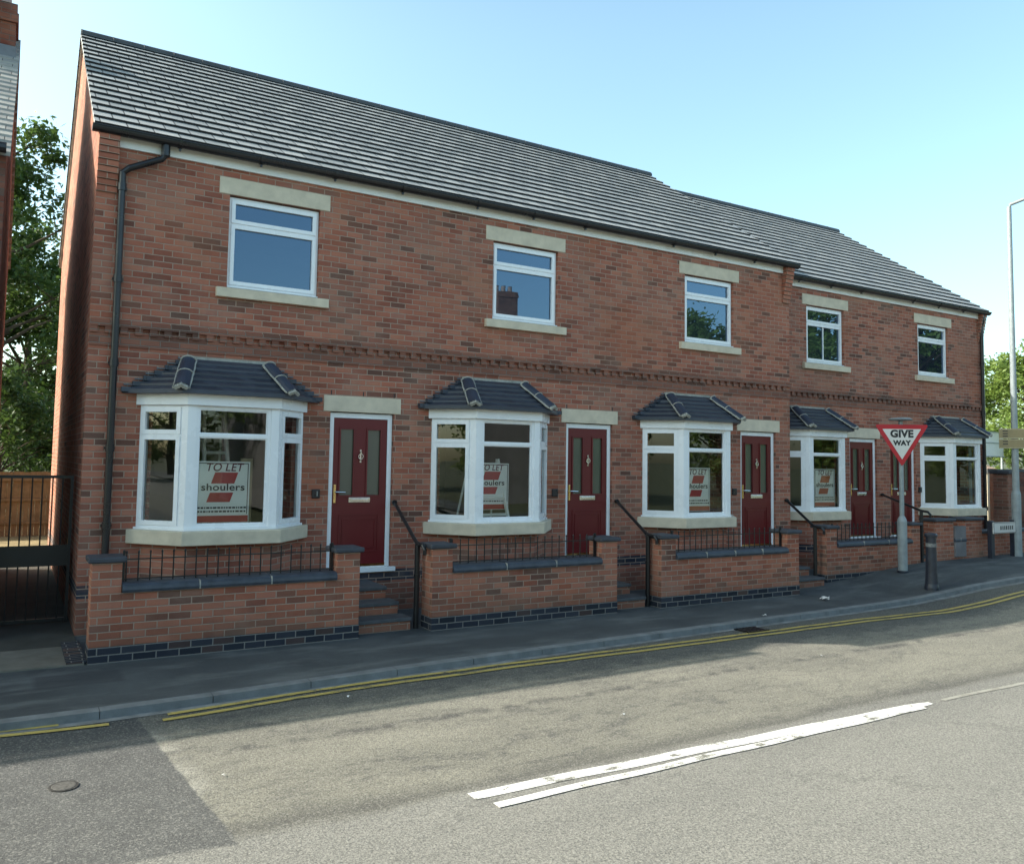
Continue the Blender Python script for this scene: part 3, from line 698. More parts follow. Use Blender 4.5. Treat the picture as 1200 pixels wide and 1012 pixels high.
def door(house, xc, y0, label=None, num=None):
    fx0, fx1 = xc - .46, xc + .46
    zs, zt = .60, 2.69
    m = MB()
    yy0, yy1 = y0 + .045, y0 + .12
    m.box(fx0, fx0 + .065, yy0, yy1, zs, zt); m.box(fx1 - .065, fx1, yy0, yy1, zs, zt); m.box(fx0 + .065, fx1 - .065, yy0, yy1, zt - .07, zt)
    m.build('door_frame', 'upvc', house, weld=True, bevel=.004)
    m = MB(); m.box(fx0 - .06, fx1 + .06, y0 - .05, yy0 - .001, zs - .06, zs - .001); m.box(fx0 + .066, fx1 - .066, yy0 + .0, yy1, zs - .03, zs + .012)
    th = m.build('threshold', 'upvc', house, bevel=.004)
    m = MB(); m.box(fx0 + .07, fx1 - .07, yy0 - .004, yy0 + .03, zs + .0125, zs + .045); m.build('weather_bar', 'brass', house)
    lx0, lx1 = fx0 + .068, fx1 - .068; lz0, lz1 = zs + .046, zt - .073
    yl = yy0 + .012
    gx = [(lx0 + .10, lx0 + .29), (lx1 - .29, lx1 - .10)]; gz0, gz1 = 1.575, 2.47
    m = MB()
    wall_holes(m, lx0, lx1, lz0, lz1, yl, .04, [(gx[0][0], gx[0][1], gz0, gz1), (gx[1][0], gx[1][1], gz0, gz1)])
    # glazing cassette mouldings and the big lower moulded panel
    def mould(a, b, c, d, w=.022, pr=.012):
        for q in ((a, b, c, c + w), (a, b, d - w, d), (a, a + w, c + w, d - w), (b - w, b, c + w, d - w)): m.box(q[0], q[1], yl - pr, yl - .0005, q[2], q[3])
    for a, b in gx: mould(a - .02, b + .02, gz0 - .02, gz1 + .02)
    mould(lx0 + .10, lx1 - .10, .80, 1.32, .018, .008); mould(lx0 + .15, lx1 - .15, .86, 1.26, .012, .008)
    dr = m.build('door', 'door', house)
    if label: dr['label'] = label
    for a, b in gx: pane(dr, 'door_glass', [(a, yl + .02, gz0), (b, yl + .02, gz0), (b, yl + .02, gz1), (a, yl + .02, gz1)], 'glass_door')
    m = MB(); m.box(xc - .155, xc + .155, yl - .014, yl - .001, 1.475, 1.545); m.box(xc - .125, xc + .125, yl - .026, yl - .014, 1.488, 1.528)
    m.build('letterbox', 'chrome', dr, bevel=.004)
    m = MB(); m.box(lx0 + .018, lx0 + .052, yl - .012, yl - .001, 1.47, 1.72)
    m.build('handle_plate', 'brass', dr, bevel=.004)
    m = MB(); m.tube([(lx0 + .035, yl - .01, 1.62), (lx0 + .035, yl - .055, 1.62), (lx0 + .17, yl - .055, 1.615)], .010, 8)
    m.build('handle', 'chrome', dr)
    m = MB(); m.lathe(xc, yl - .006, [(.03, 2.10), (.03, 2.11)], 10)
    m = MB()
    zk = 2.12
    m.tube([(xc, yl - .004, zk + .055), (xc, yl - .022, zk + .04), (xc, yl - .022, zk + .01)], [.010, .014, .010], 8)
    ringp = [(xc + .034 * math.sin(a), yl - .024, zk - .018 + .036 * math.cos(a)) for a in rng(0, 2 * math.pi, 14)]
    m.tube(ringp, .0075, 6); m.tube([(xc, yl - .02, zk - .06), (xc, yl - .02, zk - .085)], [.012, .006], 8)
    m.box(xc - .012, xc + .012, yl - .016, yl - .001, zk - .10, zk + .075)
    m.build('knocker', 'chrome', dr)
    m = MB(); m.box(xc - .565, xc + .565, y0 - .012, y0 + .12, 2.70, 2.915); m.build('lintel', 'stone', house, bevel=.006)
    # weep vents over the lintel
    for q in (-.46, 0, .46):
        m = MB(); m.box(xc + q - .007, xc + q + .007, y0 - .004, y0 + .01, 2.925, 2.985); m.build('weep_vent', 'black_plastic', house)

def interior(house, x0, x1, y0, door_xc=None):
    m = MB()
    for z0, z1 in ((.60, 2.95), (3.25, 5.6)):
        a, b, c, d = x0, x1, y0 + .31, y0 + 3.6
        m.face([(a, c, z0), (b, c, z0), (b, d, z0), (a, d, z0)]); m.face([(a, c, z1), (a, d, z1), (b, d, z1), (b, c, z1)])
        m.face([(a, d, z0), (b, d, z0), (b, d, z1), (a, d, z1)]); m.face([(a, c, z0), (a, d, z0), (a, d, z1), (a, c, z1)])
        m.face([(b, d, z0), (b, c, z0), (b, c, z1), (b, d, z1)])
    m.build('room_lining', 'room', house)
    if door_xc:
        m = MB(); s = -1 if door_xc > (x0 + x1) / 2 else 1
        xx = door_xc + s * .62
        m.box(min(xx, xx + s * .1), max(xx, xx + s * .1), y0 + .32, y0 + 3.59, .601, 2.949)
        m.build('hall_partition', 'room', house)

def corbel(house, x0, x1, y0):
    m = MB(); n = 9
    for k in range(n):
        z = 5.175 + k * .0745
        if z + .07 > 5.86: break
        m.box(x0, x1, y0 - .012 - .014 * (k + 1), y0 - .001, z, z + .066)
    m.build('corbel', 'brick', house)

HD = 8.04
groups = 'houses of the red brick terrace'
houses = []
hdefs = [
 dict(x0=0.0, x1=4.22, y0=0.0, win=2.15, door=3.44, bay=1.6, L=True, lab='left end house of the brick terrace, black swan-neck downpipe at its corner'),
 dict(x0=4.22, x1=8.12, y0=0.0, win=6.08, door=7.34, bay=5.5, lab='second terrace house from the left, stepladder showing in its bay window'),
 dict(x0=8.12, x1=12.1, y0=0.0, win=10.0, door=11.24, bay=9.45, Rr=True, lab='middle terrace house, last before the facade steps back'),
 dict(x0=12.1, x1=15.95, y0=.6, win=13.97, door=15.18, bay=13.35, L=True, lab='set-back terrace house behind the give way sign'),
 dict(x0=15.95, x1=19.83, y0=.6, win=17.8, door=16.58, bay=18.22, Rr=True, lab='right end house of the terrace, bay window without a poster'),
]
for i, H in enumerate(hdefs):
    x0, x1, y0 = H['x0'], H['x1'], H['y0']
    ho = thing('terraced_house', ((x0 + x1) / 2, y0, 0), H['lab'], 'house', groups); houses.append(ho)
    m = MB()
    wx, dx, bx = H['win'], H['door'], H['bay']
    wall_holes(m, x0, x1, -.12, 6.0, y0, .30, [(wx - .6, wx + .6, 4.205, 5.404), (dx - .465, dx + .465, .54, 2.70), (bx - .86, bx + .86, 1.0, 2.70)])
    # rear wall and ends
    zt = lambda y: EZ - .01 + (min(y, 2 * RY - y) - EY) * TAN
    for on, xa, xb in ((H.get('L'), x0, x0 + .25), (H.get('Rr'), x1 - .25, x1)):
        if on:
            prof = [(.3005, -.12), (HD - .3005, -.12), (HD - .3005, zt(HD - .3)), (RY, zt(RY)), (.3005, zt(.3))]
            m.face([(xa, y0 + y, z) for y, z in reversed(prof)]); m.face([(xb, y0 + y, z) for y, z in prof])
            for ya, yb, za, zb in ((0.0, .3, 6.0, 6.0),):
                m.face([(xa, y0 + .3, 6.0), (xa, y0, 6.0), (xa, y0, zt(0)), (xa, y0 + .3, zt(.3))])
    m.build('wall', 'brick', ho)
    m = MB(); m.box(x0, x1, y0 + HD - .3, y0 + HD, -.12, 5.95); m.build('rear_wall', 'brick', ho)
    if H.get('L'): corbel(ho, x0 + .0, x0 + .225, y0)
    if H.get('Rr'): corbel(ho, x1 - .20, x1, y0)
    # string course with dentils
    m = MB(); e0 = x0 - (.03 if H.get('L') and i == 0 else 0); e1 = x1
    m.box(x0, x1, y0 - .048, y0 - .001, 3.572, 3.645); m.box(x0, x1, y0 - .014, y0 - .001, 3.345, 3.494)
    k = math.ceil(x0 / .165); 
    while k * .165 + .09 < x1:
        m.box(k * .165, k * .165 + .085, y0 - .040, y0 - .001, 3.4945, 3.5715); k += 1
    m.build('string_course', 'brick_dentil', ho)
    # roof
    ra = x0 - (.06 if i == 0 else 0); rb = x1 + (.07 if H.get('Rr') else 0)
    m = MB(); roof_courses(m, ra, rb, y0, 1); roof_courses(m, ra, rb, y0, -1)
    m.build('roof', 'roof', ho)
    m = MB(); zr = RZ + .03
    xs_ = rng(ra, rb, max(2, int((rb - ra) / .45)))
    for a, b in zip(xs_[:-1], xs_[1:]):
        n = 8
        for j in range(n):
            a0, a1 = math.pi * j / n, math.pi * (j + 1) / n
            f = lambda x, an, rr: (x, y0 + RY - math.cos(an) * rr, zr - .045 + math.sin(an) * rr)
            m.face([f(a, a0, .115), f(a + .02, a0, .125), f(a + .02, a1, .125), f(a, a1, .115)][::-1], smooth=True)
            m.face([f(a + .02, a0, .118), f(b, a0, .118), f(b, a1, .118), f(a + .02, a1, .118)][::-1], smooth=True)
    for xx in (ra, rb):
        m.face([(xx, y0 + RY - math.cos(math.pi * j / 8) * .117, zr - .045 + math.sin(math.pi * j / 8) * .117) for j in range(9)])
    m.build('ridge_tiles', 'ridge', ho)
    if i == 0:   # bedded verge on the gable
        m = MB()
        for sd in (1, -1):
            pts = []
            for yv in rng(EY + .04, RY, 18):
                yy = yv if sd > 0 else 2 * RY - yv
                pts.append((yy, EZ + (yv - EY) * TAN))
            for (ya, za), (yb, zb) in zip(pts[:-1], pts[1:]):
                m.face([(-.035, ya, za - .05), (-.035, yb, zb - .05), (-.035, yb, zb + .012), (-.035, ya, za + .012)] if sd < 0 else [(-.035, yb, zb - .05), (-.035, ya, za - .05), (-.035, ya, za + .012), (-.035, yb, zb + .012)])
                m.face([(-.035, ya, za - .05), (0.0, ya, za - .05), (0.0, yb, zb - .05), (-.035, yb, zb - .05)])
        m.build('verge', 'mortar', ho)
    # fascia, gutter
    fa = x0 + (.23 if H.get('L') and i == 0 else 0); fb = x1 - (.20 if H.get('Rr') else 0)
    m = MB(); m.box(fa, fb, y0 - .035, y0 - .002, 5.735, 5.875); m.build('fascia_board', 'fascia', ho)
    m = MB(); ga = ra - (.02 if i == 0 else 0); gb = rb + (.02 if H.get('Rr') else 0)
    gy, gz, gr = y0 - .135, 5.900, .070
    for j in range(8):
        a0, a1 = math.pi + math.pi * j / 8, math.pi + math.pi * (j + 1) / 8
        f = lambda x, an, r0: (x, gy + math.cos(an) * r0, gz + math.sin(an) * r0)
        m.face([f(ga, a0, gr), f(ga, a1, gr), f(gb, a1, gr), f(gb, a0, gr)][::-1], smooth=True)
        m.face([f(ga, a0, gr - .006), f(ga, a1, gr - .006), f(gb, a1, gr - .006), f(gb, a0, gr - .006)], smooth=True)
    for xx, on in ((ga, H.get('L')), (gb, H.get('Rr'))):
        if on: m.face([(xx, gy + math.cos(math.pi + math.pi * j / 8) * gr, gz + math.sin(math.pi + math.pi * j / 8) * gr) for j in range(9)])
    m.tube([(ga, gy - gr, gz), (gb, gy - gr, gz)], .008, 6)
    gut = m.build('gutter', 'black_plastic', ho)
    xx = x0 + .9
    while xx < x1 - .3:
        m = MB(); n = 8
        for j in range(n):
            a0, a1 = math.pi + math.pi * j / n, math.pi + math.pi * (j + 1) / n
            f = lambda x, an: (x, gy + math.cos(an) * (gr + .009), gz + math.sin(an) * (gr + .009))
            m.face([f(xx - .025, a0), f(xx - .025, a1), f(xx + .025, a1), f(xx + .025, a0)][::-1], smooth=True)
        m.box(xx - .012, xx + .012, gy - .004, gy + .03, gz - gr - .035, gz - gr - .009); m.build('gutter_bracket', 'black_plastic', gut); xx += 1.0
    upper_window(ho, wx, y0, None, split=(i == 3))
    bay(ho, bx, y0)
    door(ho, dx, y0)
    interior(ho, x0 + (.26 if H.get('L') else .03), x1 - (.26 if H.get('Rr') else .03), y0, dx)
# downpipes
m = MB()
m.tube([(.74, -.105, 5.83), (.74, -.105, 5.72), (.70, -.095, 5.66), (.34, -.085, 5.48), (.275, -.065, 5.42), (.275, -.062, 5.3), (.275, -.062, .05)], .040, 12)
for z in (5.2, 4.1, 3.1, 2.1, 1.2): m.tube([(.275, -.062, z), (.275, -.062, z + .09)], .050, 12); m.box(.215, .335, -.03, -.001, z + .03, z + .06)
m.tube([(.74, -.105, 5.70), (.74, -.105, 5.84)], .052, 12)
m.build('downpipe', 'black_plastic', houses[0])
m = MB()
m.tube([(19.72, .495, 5.83), (19.72, .495, 5.70), (19.72, .538, 5.55), (19.72, .538, .2)], .040, 12)
for z in (4.6, 3.4, 2.2, 1.1): m.tube([(19.72, .538, z), (19.72, .538, z + .09)], .050, 12)
m.build('downpipe', 'black_plastic', houses[4])
# number plaques beside the doors
for i, (px_, pz) in enumerate(((2.80, 1.60), (6.66, 1.60), (10.6, 1.60), (14.47, 1.60), (17.17, 1.60))):
    y0 = hdefs[i]['y0']; m = MB(); m.box(px_ - .055, px_ + .055, y0 - .028, y0 - .001, pz - .06, pz + .06)
    pl = m.build('number_plaque', 'plaque', houses[i], bevel=.01)
    if i == 0:
        m = MB(); m.box(px_ + .005, px_ + .020, y0 - .032, y0 - .0285, pz - .03, pz + .035); m.build('plaque_lettering', 'pewter', pl)
# small black vent / bracket marks on the side wall
# ------------------------------------------------------------------ garden walls
def garden_wall(x0, x1, yf, z0, ztop, label, pier=.28, wz=.68, left=True, right=True, rail=True, plinth=True):
    g = thing('garden_wall', ((x0 + x1) / 2, yf + .14, z0), label, 'garden wall', 'low garden walls in front of the terrace')
    m = MB()
    a = x0 + (pier if left else 0); b = x1 - (pier if right else 0)
    pz = .1535
    zb = z0 - .15 if not plinth else pz
    if left: m.box(x0, a, yf, yf + .28, zb, ztop)
    if right: m.box(b, x1, yf, yf + .28, zb, ztop)
    m.box(a, b, yf + .001, yf + .225, zb, wz)
    m.build('brickwork', 'brick_garden', g, bevel=.003)
    if plinth:
        m = MB(); m.box(x0 - .004, x1 + .004, yf - .006, yf + .286, z0 - .1, pz - .0005); m.build('plinth', 'blue_brick', g, bevel=.003)
    for on, c in ((left, x0 + pier / 2), (right, x1 - pier / 2)):
        if on:
            m = MB(); e = pier / 2 + .04; m.prism([(c - e, yf - .04), (c + e, yf - .04), (c + e, yf + .32), (c - e, yf + .32)], ztop + .001, ztop + .058); m.build('pier_cap', 'cap', g, bevel=.015)
    # bullnose coping in separate units
    m = MB(); n = max(2, int((b - a) / .6)); mj = MB()
    for q0, q1 in zip(rng(a, b, n)[:-1], rng(a, b, n)[1:]):
        prof = [(yf - .03, wz + .002), (yf - .038, wz + .03), (yf - .03, wz + .062), (yf - .005, wz + .085), (yf + .04, wz + .095), (yf + .225, wz + .098), (yf + .245, wz + .08), (yf + .25, wz + .002)]
        A, B = q0 + .006, q1 - .006
        for (ya, za), (yb, zb2) in zip(prof, prof[1:] + prof[:1]): m.face([(A, yb, zb2), (B, yb, zb2), (B, ya, za), (A, ya, za)], smooth=False)
        m.face([(A, y, z) for y, z in prof]); m.face([(B, y, z) for y, z in reversed(prof)])
        if q1 < b - .01: mj.box(q1 - .007, q1 + .007, yf - .034, yf + .24, wz + .004, wz + .088)
    m.build('coping', 'coping', g); mj.build('coping_joint', 'mortar', g)
    if rail:
        m = MB(); zr0 = wz + .115; yr = yf + .115
        m.box(a, b, yr - .006, yr + .006, zr0, zr0 + .012); m.box(a, b, yr - .006, yr + .006, zr0 + .20, zr0 + .212)
        n = int((b - a) / .118)
        for q in rng(a + .05, b - .05, n):
            m.tube([(q, yr, wz + .097), (q, yr, zr0 + .265)], .0075, 6); m.tube([(q, yr, zr0 + .265), (q, yr, zr0 + .28), (q, yr, zr0 + .295)], [.010, .011, .002], 6)
        for q in (a + .025, b - .025): m.box(q - .012, q + .012, yr - .012, yr + .012, wz + .097, zr0 + .30)
        m.build('railing', 'black_iron', g)
    return g
garden_wall(.03, 2.88, -1.43, 0, .985, 'garden wall with railing below the leftmost bay window')
garden_wall(3.83, 6.73, -1.43, 0, .985, 'garden wall with railing below the bay window holding the stepladder')
garden_wall(7.55, 10.53, -1.43, 0, .985, 'garden wall with railing ending where the facade steps back')
garden_wall(12.03, 14.83, -.83, .0, .965, 'garden wall with railing directly behind the give way signpost', wz=.63, plinth=True)
g5 = garden_wall(15.35, 17.0, -.83, .24, 1.02, 'plain brick garden wall with a dark meter door, left of the street nameplate', pier=.62, wz=.60, rail=False, plinth=False)
m = MB(); m.box(15.98, 16.37, -.86, -.80, .30, .92); m.build('meter_door', 'render', g5, bevel=.01)
lw = thing('boundary_wall', (18.3, -.7, .27), 'low brick boundary wall behind the street nameplate', 'wall')
m = MB(); m.box(17.004, 19.6, -.80, -.58, .1, .74); m.build('brickwork', 'brick_garden', lw, bevel=.003)
m = MB(); m.box(17.004, 19.62, -.83, -.55, .741, .80); m.build('coping', 'cap', lw, bevel=.01)

# ------------------------------------------------------------------ steps
def steps(x0, x1, yf, z0, land, nst, y0, label, wing=None):
    g = thing('entrance_steps', ((x0 + x1) / 2, yf, z0), label, 'steps', 'steps up to the red doors')
    H_ = (land - z0) / nst; tr = .27
    mr = MB(); mt = MB()
    for k in range(nst):
        ya = yf + k * tr; z1 = z0 + H_ * (k + 1)
        last = k == nst - 1
        yb = y0 - .02
        mr.box(x0, x1 - .05 * k, ya + .02, yb, z0 + H_ * k - (.1 if k == 0 else 0), z1 - .045)
        mt.box(x0 + .0, x1 - .05 * k + .012, ya, (yb if last else ya + tr + .03), z1 - .0445, z1)
    mr.build('riser', 'brick_garden', g); mt.build('tread', 'tread', g, bevel=.008)
    if wing:
        m = MB(); m.box(wing[0], wing[1], yf + .30, y0 - .001, z0 - .1, land - .05); m.build('landing', 'render', g)
    return g
steps(2.90, 3.63, -1.27, 0, .45, 3, 0, 'brick steps between the two leftmost garden walls', wing=(2.4, 2.899))
steps(6.745, 7.40, -1.27, 0, .45, 3, 0, 'brick steps between the second and third garden walls', wing=(6.2, 6.744))
steps(10.55, 11.75, -1.0, 0, .45, 3, 0, 'brick steps to the door beside the corner where the facade steps back', wing=(10.1, 10.549))
steps(14.85, 15.33, -.75, .245, .45, 2, .6, 'short steps left of the wall with the meter door', wing=(14.2, 14.849))
m = MB(); m.box(15.34, 17.1, -.54, .58, .2, .44); lo = m.build('landing_slab', 'render'); tag(lo, 'grey raised landing in front of the right end door', 'landing')

# ------------------------------------------------------------------ handrails
def handrail(xp, yp, zb, zt, xw, yw, zw, label):
    g = thing('handrail', (xp, yp, zb), label, 'handrail', 'black iron handrails beside the steps')
    m = MB(); m.tube([(xp, yp, zb - .05), (xp, yp, zt)], .033, 10); m.tube([(xp, yp, zt - .4), (xp, yp, zt - .37)], .040, 10); m.build('post', 'black_iron', g)
    m = MB(); m.tube([(xw, yw, zw), (xp, yp + .04, zt + .02), (xp, yp - .02, zt + .005), (xp + .01, yp - .13, zt - .01), (xp + .02, yp - .17, zt - .06), (xp + .02, yp - .165, zt - .12)], .024, 10); m.build('rail', 'black_iron', g)
    m = MB(); m.tube([(xw, yw + .035, zw + .005), (xw, yw, zw + .005), (xw, yw - .03, zw - .005)], [.03, .038, .025], 10); m.build('wall_fixing', 'black_iron', g)
    return g
handrail(3.73, -1.20, 0, 1.03, 3.93, -.04, 1.47, 'black handrail right of the leftmost red door')
handrail(7.48, -1.22, 0, 1.03, 7.88, -.04, 1.45, 'black handrail in front of the third bay window from the left')
handrail(11.86, -.72, 0, 1.0, 11.96, -.04, 1.43, 'black handrail at the corner where the facade steps back')
handrail(14.93, -.80, .245, 1.24, 15.75, .55, 1.49, 'black handrail behind the give way signpost')

# ------------------------------------------------------------------ posters, ladders
def para(mb, cx, cz, w, h, sh, y): mb.face([(cx - w / 2 - sh / 2, y, cz - h / 2), (cx + w / 2 - sh / 2, y, cz - h / 2), (cx + w / 2 + sh / 2, y, cz + h / 2), (cx - w / 2 + sh / 2, y, cz + h / 2)])
def poster(cx, cz, w, h, y, label, red='poster_red', strip='poster_red', border=True):
    g = thing('to_let_poster', (cx, y, cz - h / 2), label, 'poster', 'to let posters in the bay windows')
    m = MB(); m.box(cx - w / 2, cx + w / 2, y, y + .006, cz - h / 2, cz + h / 2); m.build('board', 'poster', g)
    yy = y - .0022
    if border:
        m = MB(); e = .018; t_ = .010
        for q in ((-w / 2 + e, w / 2 - e, h / 2 - e - t_, h / 2 - e), (-w / 2 + e, -w / 2 + e + t_, -h / 2 + .10, h / 2 - e), (w / 2 - e - t_, w / 2 - e, -h / 2 + .10, h / 2 - e)):
            m.face([(cx + q[0], yy, cz + q[2]), (cx + q[1], yy, cz + q[2]), (cx + q[1], yy, cz + q[3]), (cx + q[0], yy, cz + q[3])])
        m.build('border', 'poster_ink', g)
    k = h / .74
    m = MB(); para(m, cx + .015, cz + .17 * k, .27 * w / .62, .135 * k, .045, yy); para(m, cx - .035, cz - .065 * k, .27 * w / .62, .115 * k, .04, yy); m.build('emblem', red, g)
    text_obj('heading', 'TO LET', .135 * k, 'poster_maroon', (cx + .005, yy - .001, cz + .295 * k), (1, 0, 0), (0, 0, 1), g, shear=.2, bold=.0015, depth=.0005, sx=.95 * w / .62)
    text_obj('name', 'shoulers', .118 * k, 'poster_ink', (cx, yy - .003, cz + .055 * k), (1, 0, 0), (0, 0, 1), g, bold=.0018, depth=.0005, sx=1.22 * w / .62)
    m = MB()
    for r_i, zz in enumerate((-.19, -.235)):
        q = -.46 * w
        while q < .42 * w:
            l = random.uniform(.012, .045)
            m.face([(cx + q, yy, cz + zz * k - .010), (cx + q + l, yy, cz + zz * k - .010), (cx + q + l, yy, cz + zz * k + .010), (cx + q, yy, cz + zz * k + .010)]); q += l + .010
    m.build('small_print', 'poster_ink', g)
    m = MB(); m.face([(cx - w / 2 + .008, yy, cz - h / 2 + .006), (cx + w / 2 - .008, yy, cz - h / 2 + .006), (cx + w / 2 - .008, yy, cz - h / 2 + .085 * k), (cx - w / 2 + .008, yy, cz - h / 2 + .085 * k)]); m.build('footer', strip, g)
    return g
poster(1.51, 1.645, .63, .73, -.40, 'TO LET poster with two red blocks, in the leftmost bay window')
poster(5.44, 1.70, .62, .68, -.10, 'TO LET poster with a stepladder behind it in the second bay window', red='poster_red')
poster(9.30, 1.66, .58, .72, -.40, 'TO LET poster with orange-red footer, in the third bay window', strip='poster_orange')
poster(13.36, 1.66, .62, .74, .20, 'TO LET poster with orange blocks, nearest the give way sign', red='poster_orange', strip='poster_orange')

def stepladder(cx, cy, z, h, w, ang, label):
    g = thing('stepladder', (cx, cy, z), label, 'stepladder'); ca, sa = math.cos(ang), math.sin(ang)
    T = lambda a, b, c: (cx + a * ca - b * sa, cy + a * sa + b * ca, z + c)
    m = MB()
    for s in (-1, 1): m.tube([T(s * w / 2, -.32, 0), T(s * w * .36, 0, h)], .030, 6)
    m.build('front_leg', 'ladder', g)
    m = MB()
    for s in (-1, 1): m.tube([T(s * w / 2, .38, 0), T(s * w * .36, .03, h)], .018, 6)
    m.tube([T(-w / 2, .3, .3), T(w / 2, .3, .3)], .014, 6); m.build('rear_leg', 'ladder', g)
    m = MB(); n = int(h / .25)
    for k in range(1, n + 1):
        q = k / (n + .3); ww_ = w * (1 - q) + w * .72 * q
        a = T(-ww_ / 2, -.32 * (1 - q), h * q); b = T(ww_ / 2, -.32 * (1 - q), h * q)
        m.tube([a, b], .022, 6)
    m.build('rung', 'ladder', g)
    return g
stepladder(5.40, .03, .80, 1.30, .66, .03, 'aluminium stepladder inside the second bay window')
stepladder(1.70, 1.15, .60, 2.1, .42, .25, 'tall aluminium stepladder inside the leftmost bay window')

m = MB(); m.obox((1.93, .5), (1, 0), (.15, .99), 0, .16, 0, .03, .61, 2.05); tag(m.build('leaning_board', 'ply', bevel=.003), 'pale narrow board standing upright inside the leftmost bay window', 'board')
# ------------------------------------------------------------------ give way sign
sx_, sy_ = 13.69, -1.19; zb = hgt(sx_)
gs = thing('give_way_sign', (sx_, sy_, zb), 'red and white triangular give way sign on a grey post by the terrace', 'road sign')
m = MB(); m.lathe(sx_, sy_, [(.082, zb - .1), (.082, zb + .93), (.072, zb + .97), (.040, zb + 1.03), (.038, zb + 2.78)], 18); m.build('post', 'grey_paint', gs)
m = MB(); m.lathe(sx_, sy_, [(.075, zb - .05), (.10, zb + .0), (.10, zb + .02), (.083, zb + .03)], 14); m.build('post_base', 'bollard', gs)
vd = Vector((CX - sx_, CY - sy_)).normalized()
an = math.atan2(vd.y, vd.x) + R(17)
n2 = Vector((math.cos(an), math.sin(an), 0)); rg = Vector((-n2.y, n2.x, 0))
if rg.dot(r2) < 0: rg = -rg
zc_t, zc_b = 2.885, 2.105
def tri(mb, wd, zt, zbm, off, rad):
    c0 = Vector((sx_, sy_, 0)) + n2 * off
    P = [c0 + rg * (-wd / 2) + Vector((0, 0, zt)), c0 + Vector((0, 0, zbm)), c0 + rg * (wd / 2) + Vector((0, 0, zt))]
    out = []
    for i in range(3):
        a, b, c = P[i - 1], P[i], P[(i + 1) % 3]
        u = (a - b).normalized(); v = (c - b).normalized()
        d = rad / math.tan(math.acos(max(-1, min(1, u.dot(v)))) / 2)
        p0, p1 = b + u * d, b + v * d
        for q in rng(0, 1, 5): out.append((p0.lerp(b, q)).lerp(b.lerp(p1, q), q))
    return out
def plate(mb, pts, th):
    f = [p for p in pts]; bk = [p - n2 * th for p in pts]
    mb.face(f); mb.face(bk[::-1])
    for i in range(len(f)):
        j = (i + 1) % len(f); mb.face([f[i], bk[i], bk[j], f[j]])
m = MB(); plate(m, tri(m, .93, zc_t, zc_b, .056, .035), .006); m.build('sign_plate', 'sign_red', gs)
m = MB(); m.face(tri(m, .665, zc_t - .082, zc_t - .082 - .565, .0585, .006)); m.build('sign_face', 'sign_white', gs)
cc = Vector((sx_, sy_, 0)) + n2 * .061
text_obj('lettering', 'GIVE', .185, 'sign_black', cc + Vector((0, 0, zc_t - .175)), rg, (0, 0, 1), gs, bold=.009, depth=.0005, sx=.98)
text_obj('lettering', 'WAY', .125, 'sign_black', cc + Vector((0, 0, zc_t - .345)), rg, (0, 0, 1), gs, bold=.007, depth=.0005, sx=.98)
m = MB()
for zz in (2.35, 2.72): m.tube([(sx_, sy_, zz), (sx_, sy_, zz + .04)], .046, 12); m.obox((sx_, sy_), (n2.x, n2.y), (rg.x, rg.y), .03, .055, -.04, .04, zz, zz + .04)
m.build('bracket', 'grey_paint', gs)
m = MB(); m.lathe(sx_ - n2.x * .0, sy_, [(.02, 2.93), (.05, 2.955), (.19, 2.965), (.21, 2.98), (.16, 3.01), (.05, 3.02)], 18)
m.tube([(sx_, sy_, 2.85), (sx_, sy_, 2.95)], .02, 8); m.build('sign_lamp', 'grey_paint', gs)

# bollard
bx_, by_ = 12.73, -2.30; zb = hgt(bx_)
bo = thing('bollard', (bx_, by_, zb), 'dark blue-black bollard standing near the kerb', 'bollard')
m = MB(); m.lathe(bx_, by_, [(.115, zb - .03), (.112, zb + .03), (.098, zb + .09), (.086, zb + .30), (.078, zb + .80), (.078, zb + .86)], 20); m.build('post', 'bollard', bo)
m = MB(); m.lathe(bx_, by_, [(.080, zb + .861), (.098, zb + .865), (.100, zb + .90), (.085, zb + .925), (.03, zb + .935)], 20); m.build('cap', 'bollard', bo)
m = MB(); m.lathe(bx_, by_, [(.0815, zb + .70), (.0805, zb + .76)], 20); m.build('reflective_band', 'reflector', bo)

# street lamp
lx_, ly_ = 17.82, -1.10; zb = hgt(lx_)
la = thing('street_lamp', (lx_, ly_, zb), 'tall slim grey street lamp column carrying the direction sign', 'street lamp')
m = MB(); m.lathe(lx_, ly_, [(.088, zb - .05), (.088, zb + 1.3), (.066, zb + 1.38), (.052, zb + 5), (.045, zb + 7.48)], 16); m.build('column', 'grey_paint', la)
m = MB(); m.tube([(lx_, ly_, zb + 7.42), (lx_ + .0, ly_ - .03, zb + 7.53), (lx_ + .12, ly_ - .55, zb + 7.66), (lx_ + .2, ly_ - .95, zb + 7.70)], .034, 10); m.build('bracket_arm', 'grey_paint', la)
m = MB(); m.tube([(lx_ + .18, ly_ - .85, zb + 7.70), (lx_ + .22, ly_ - 1.05, zb + 7.71), (lx_ + .30, ly_ - 1.45, zb + 7.72)], [.05, .10, .05], 12); m.build('lantern', 'grey_paint', la)
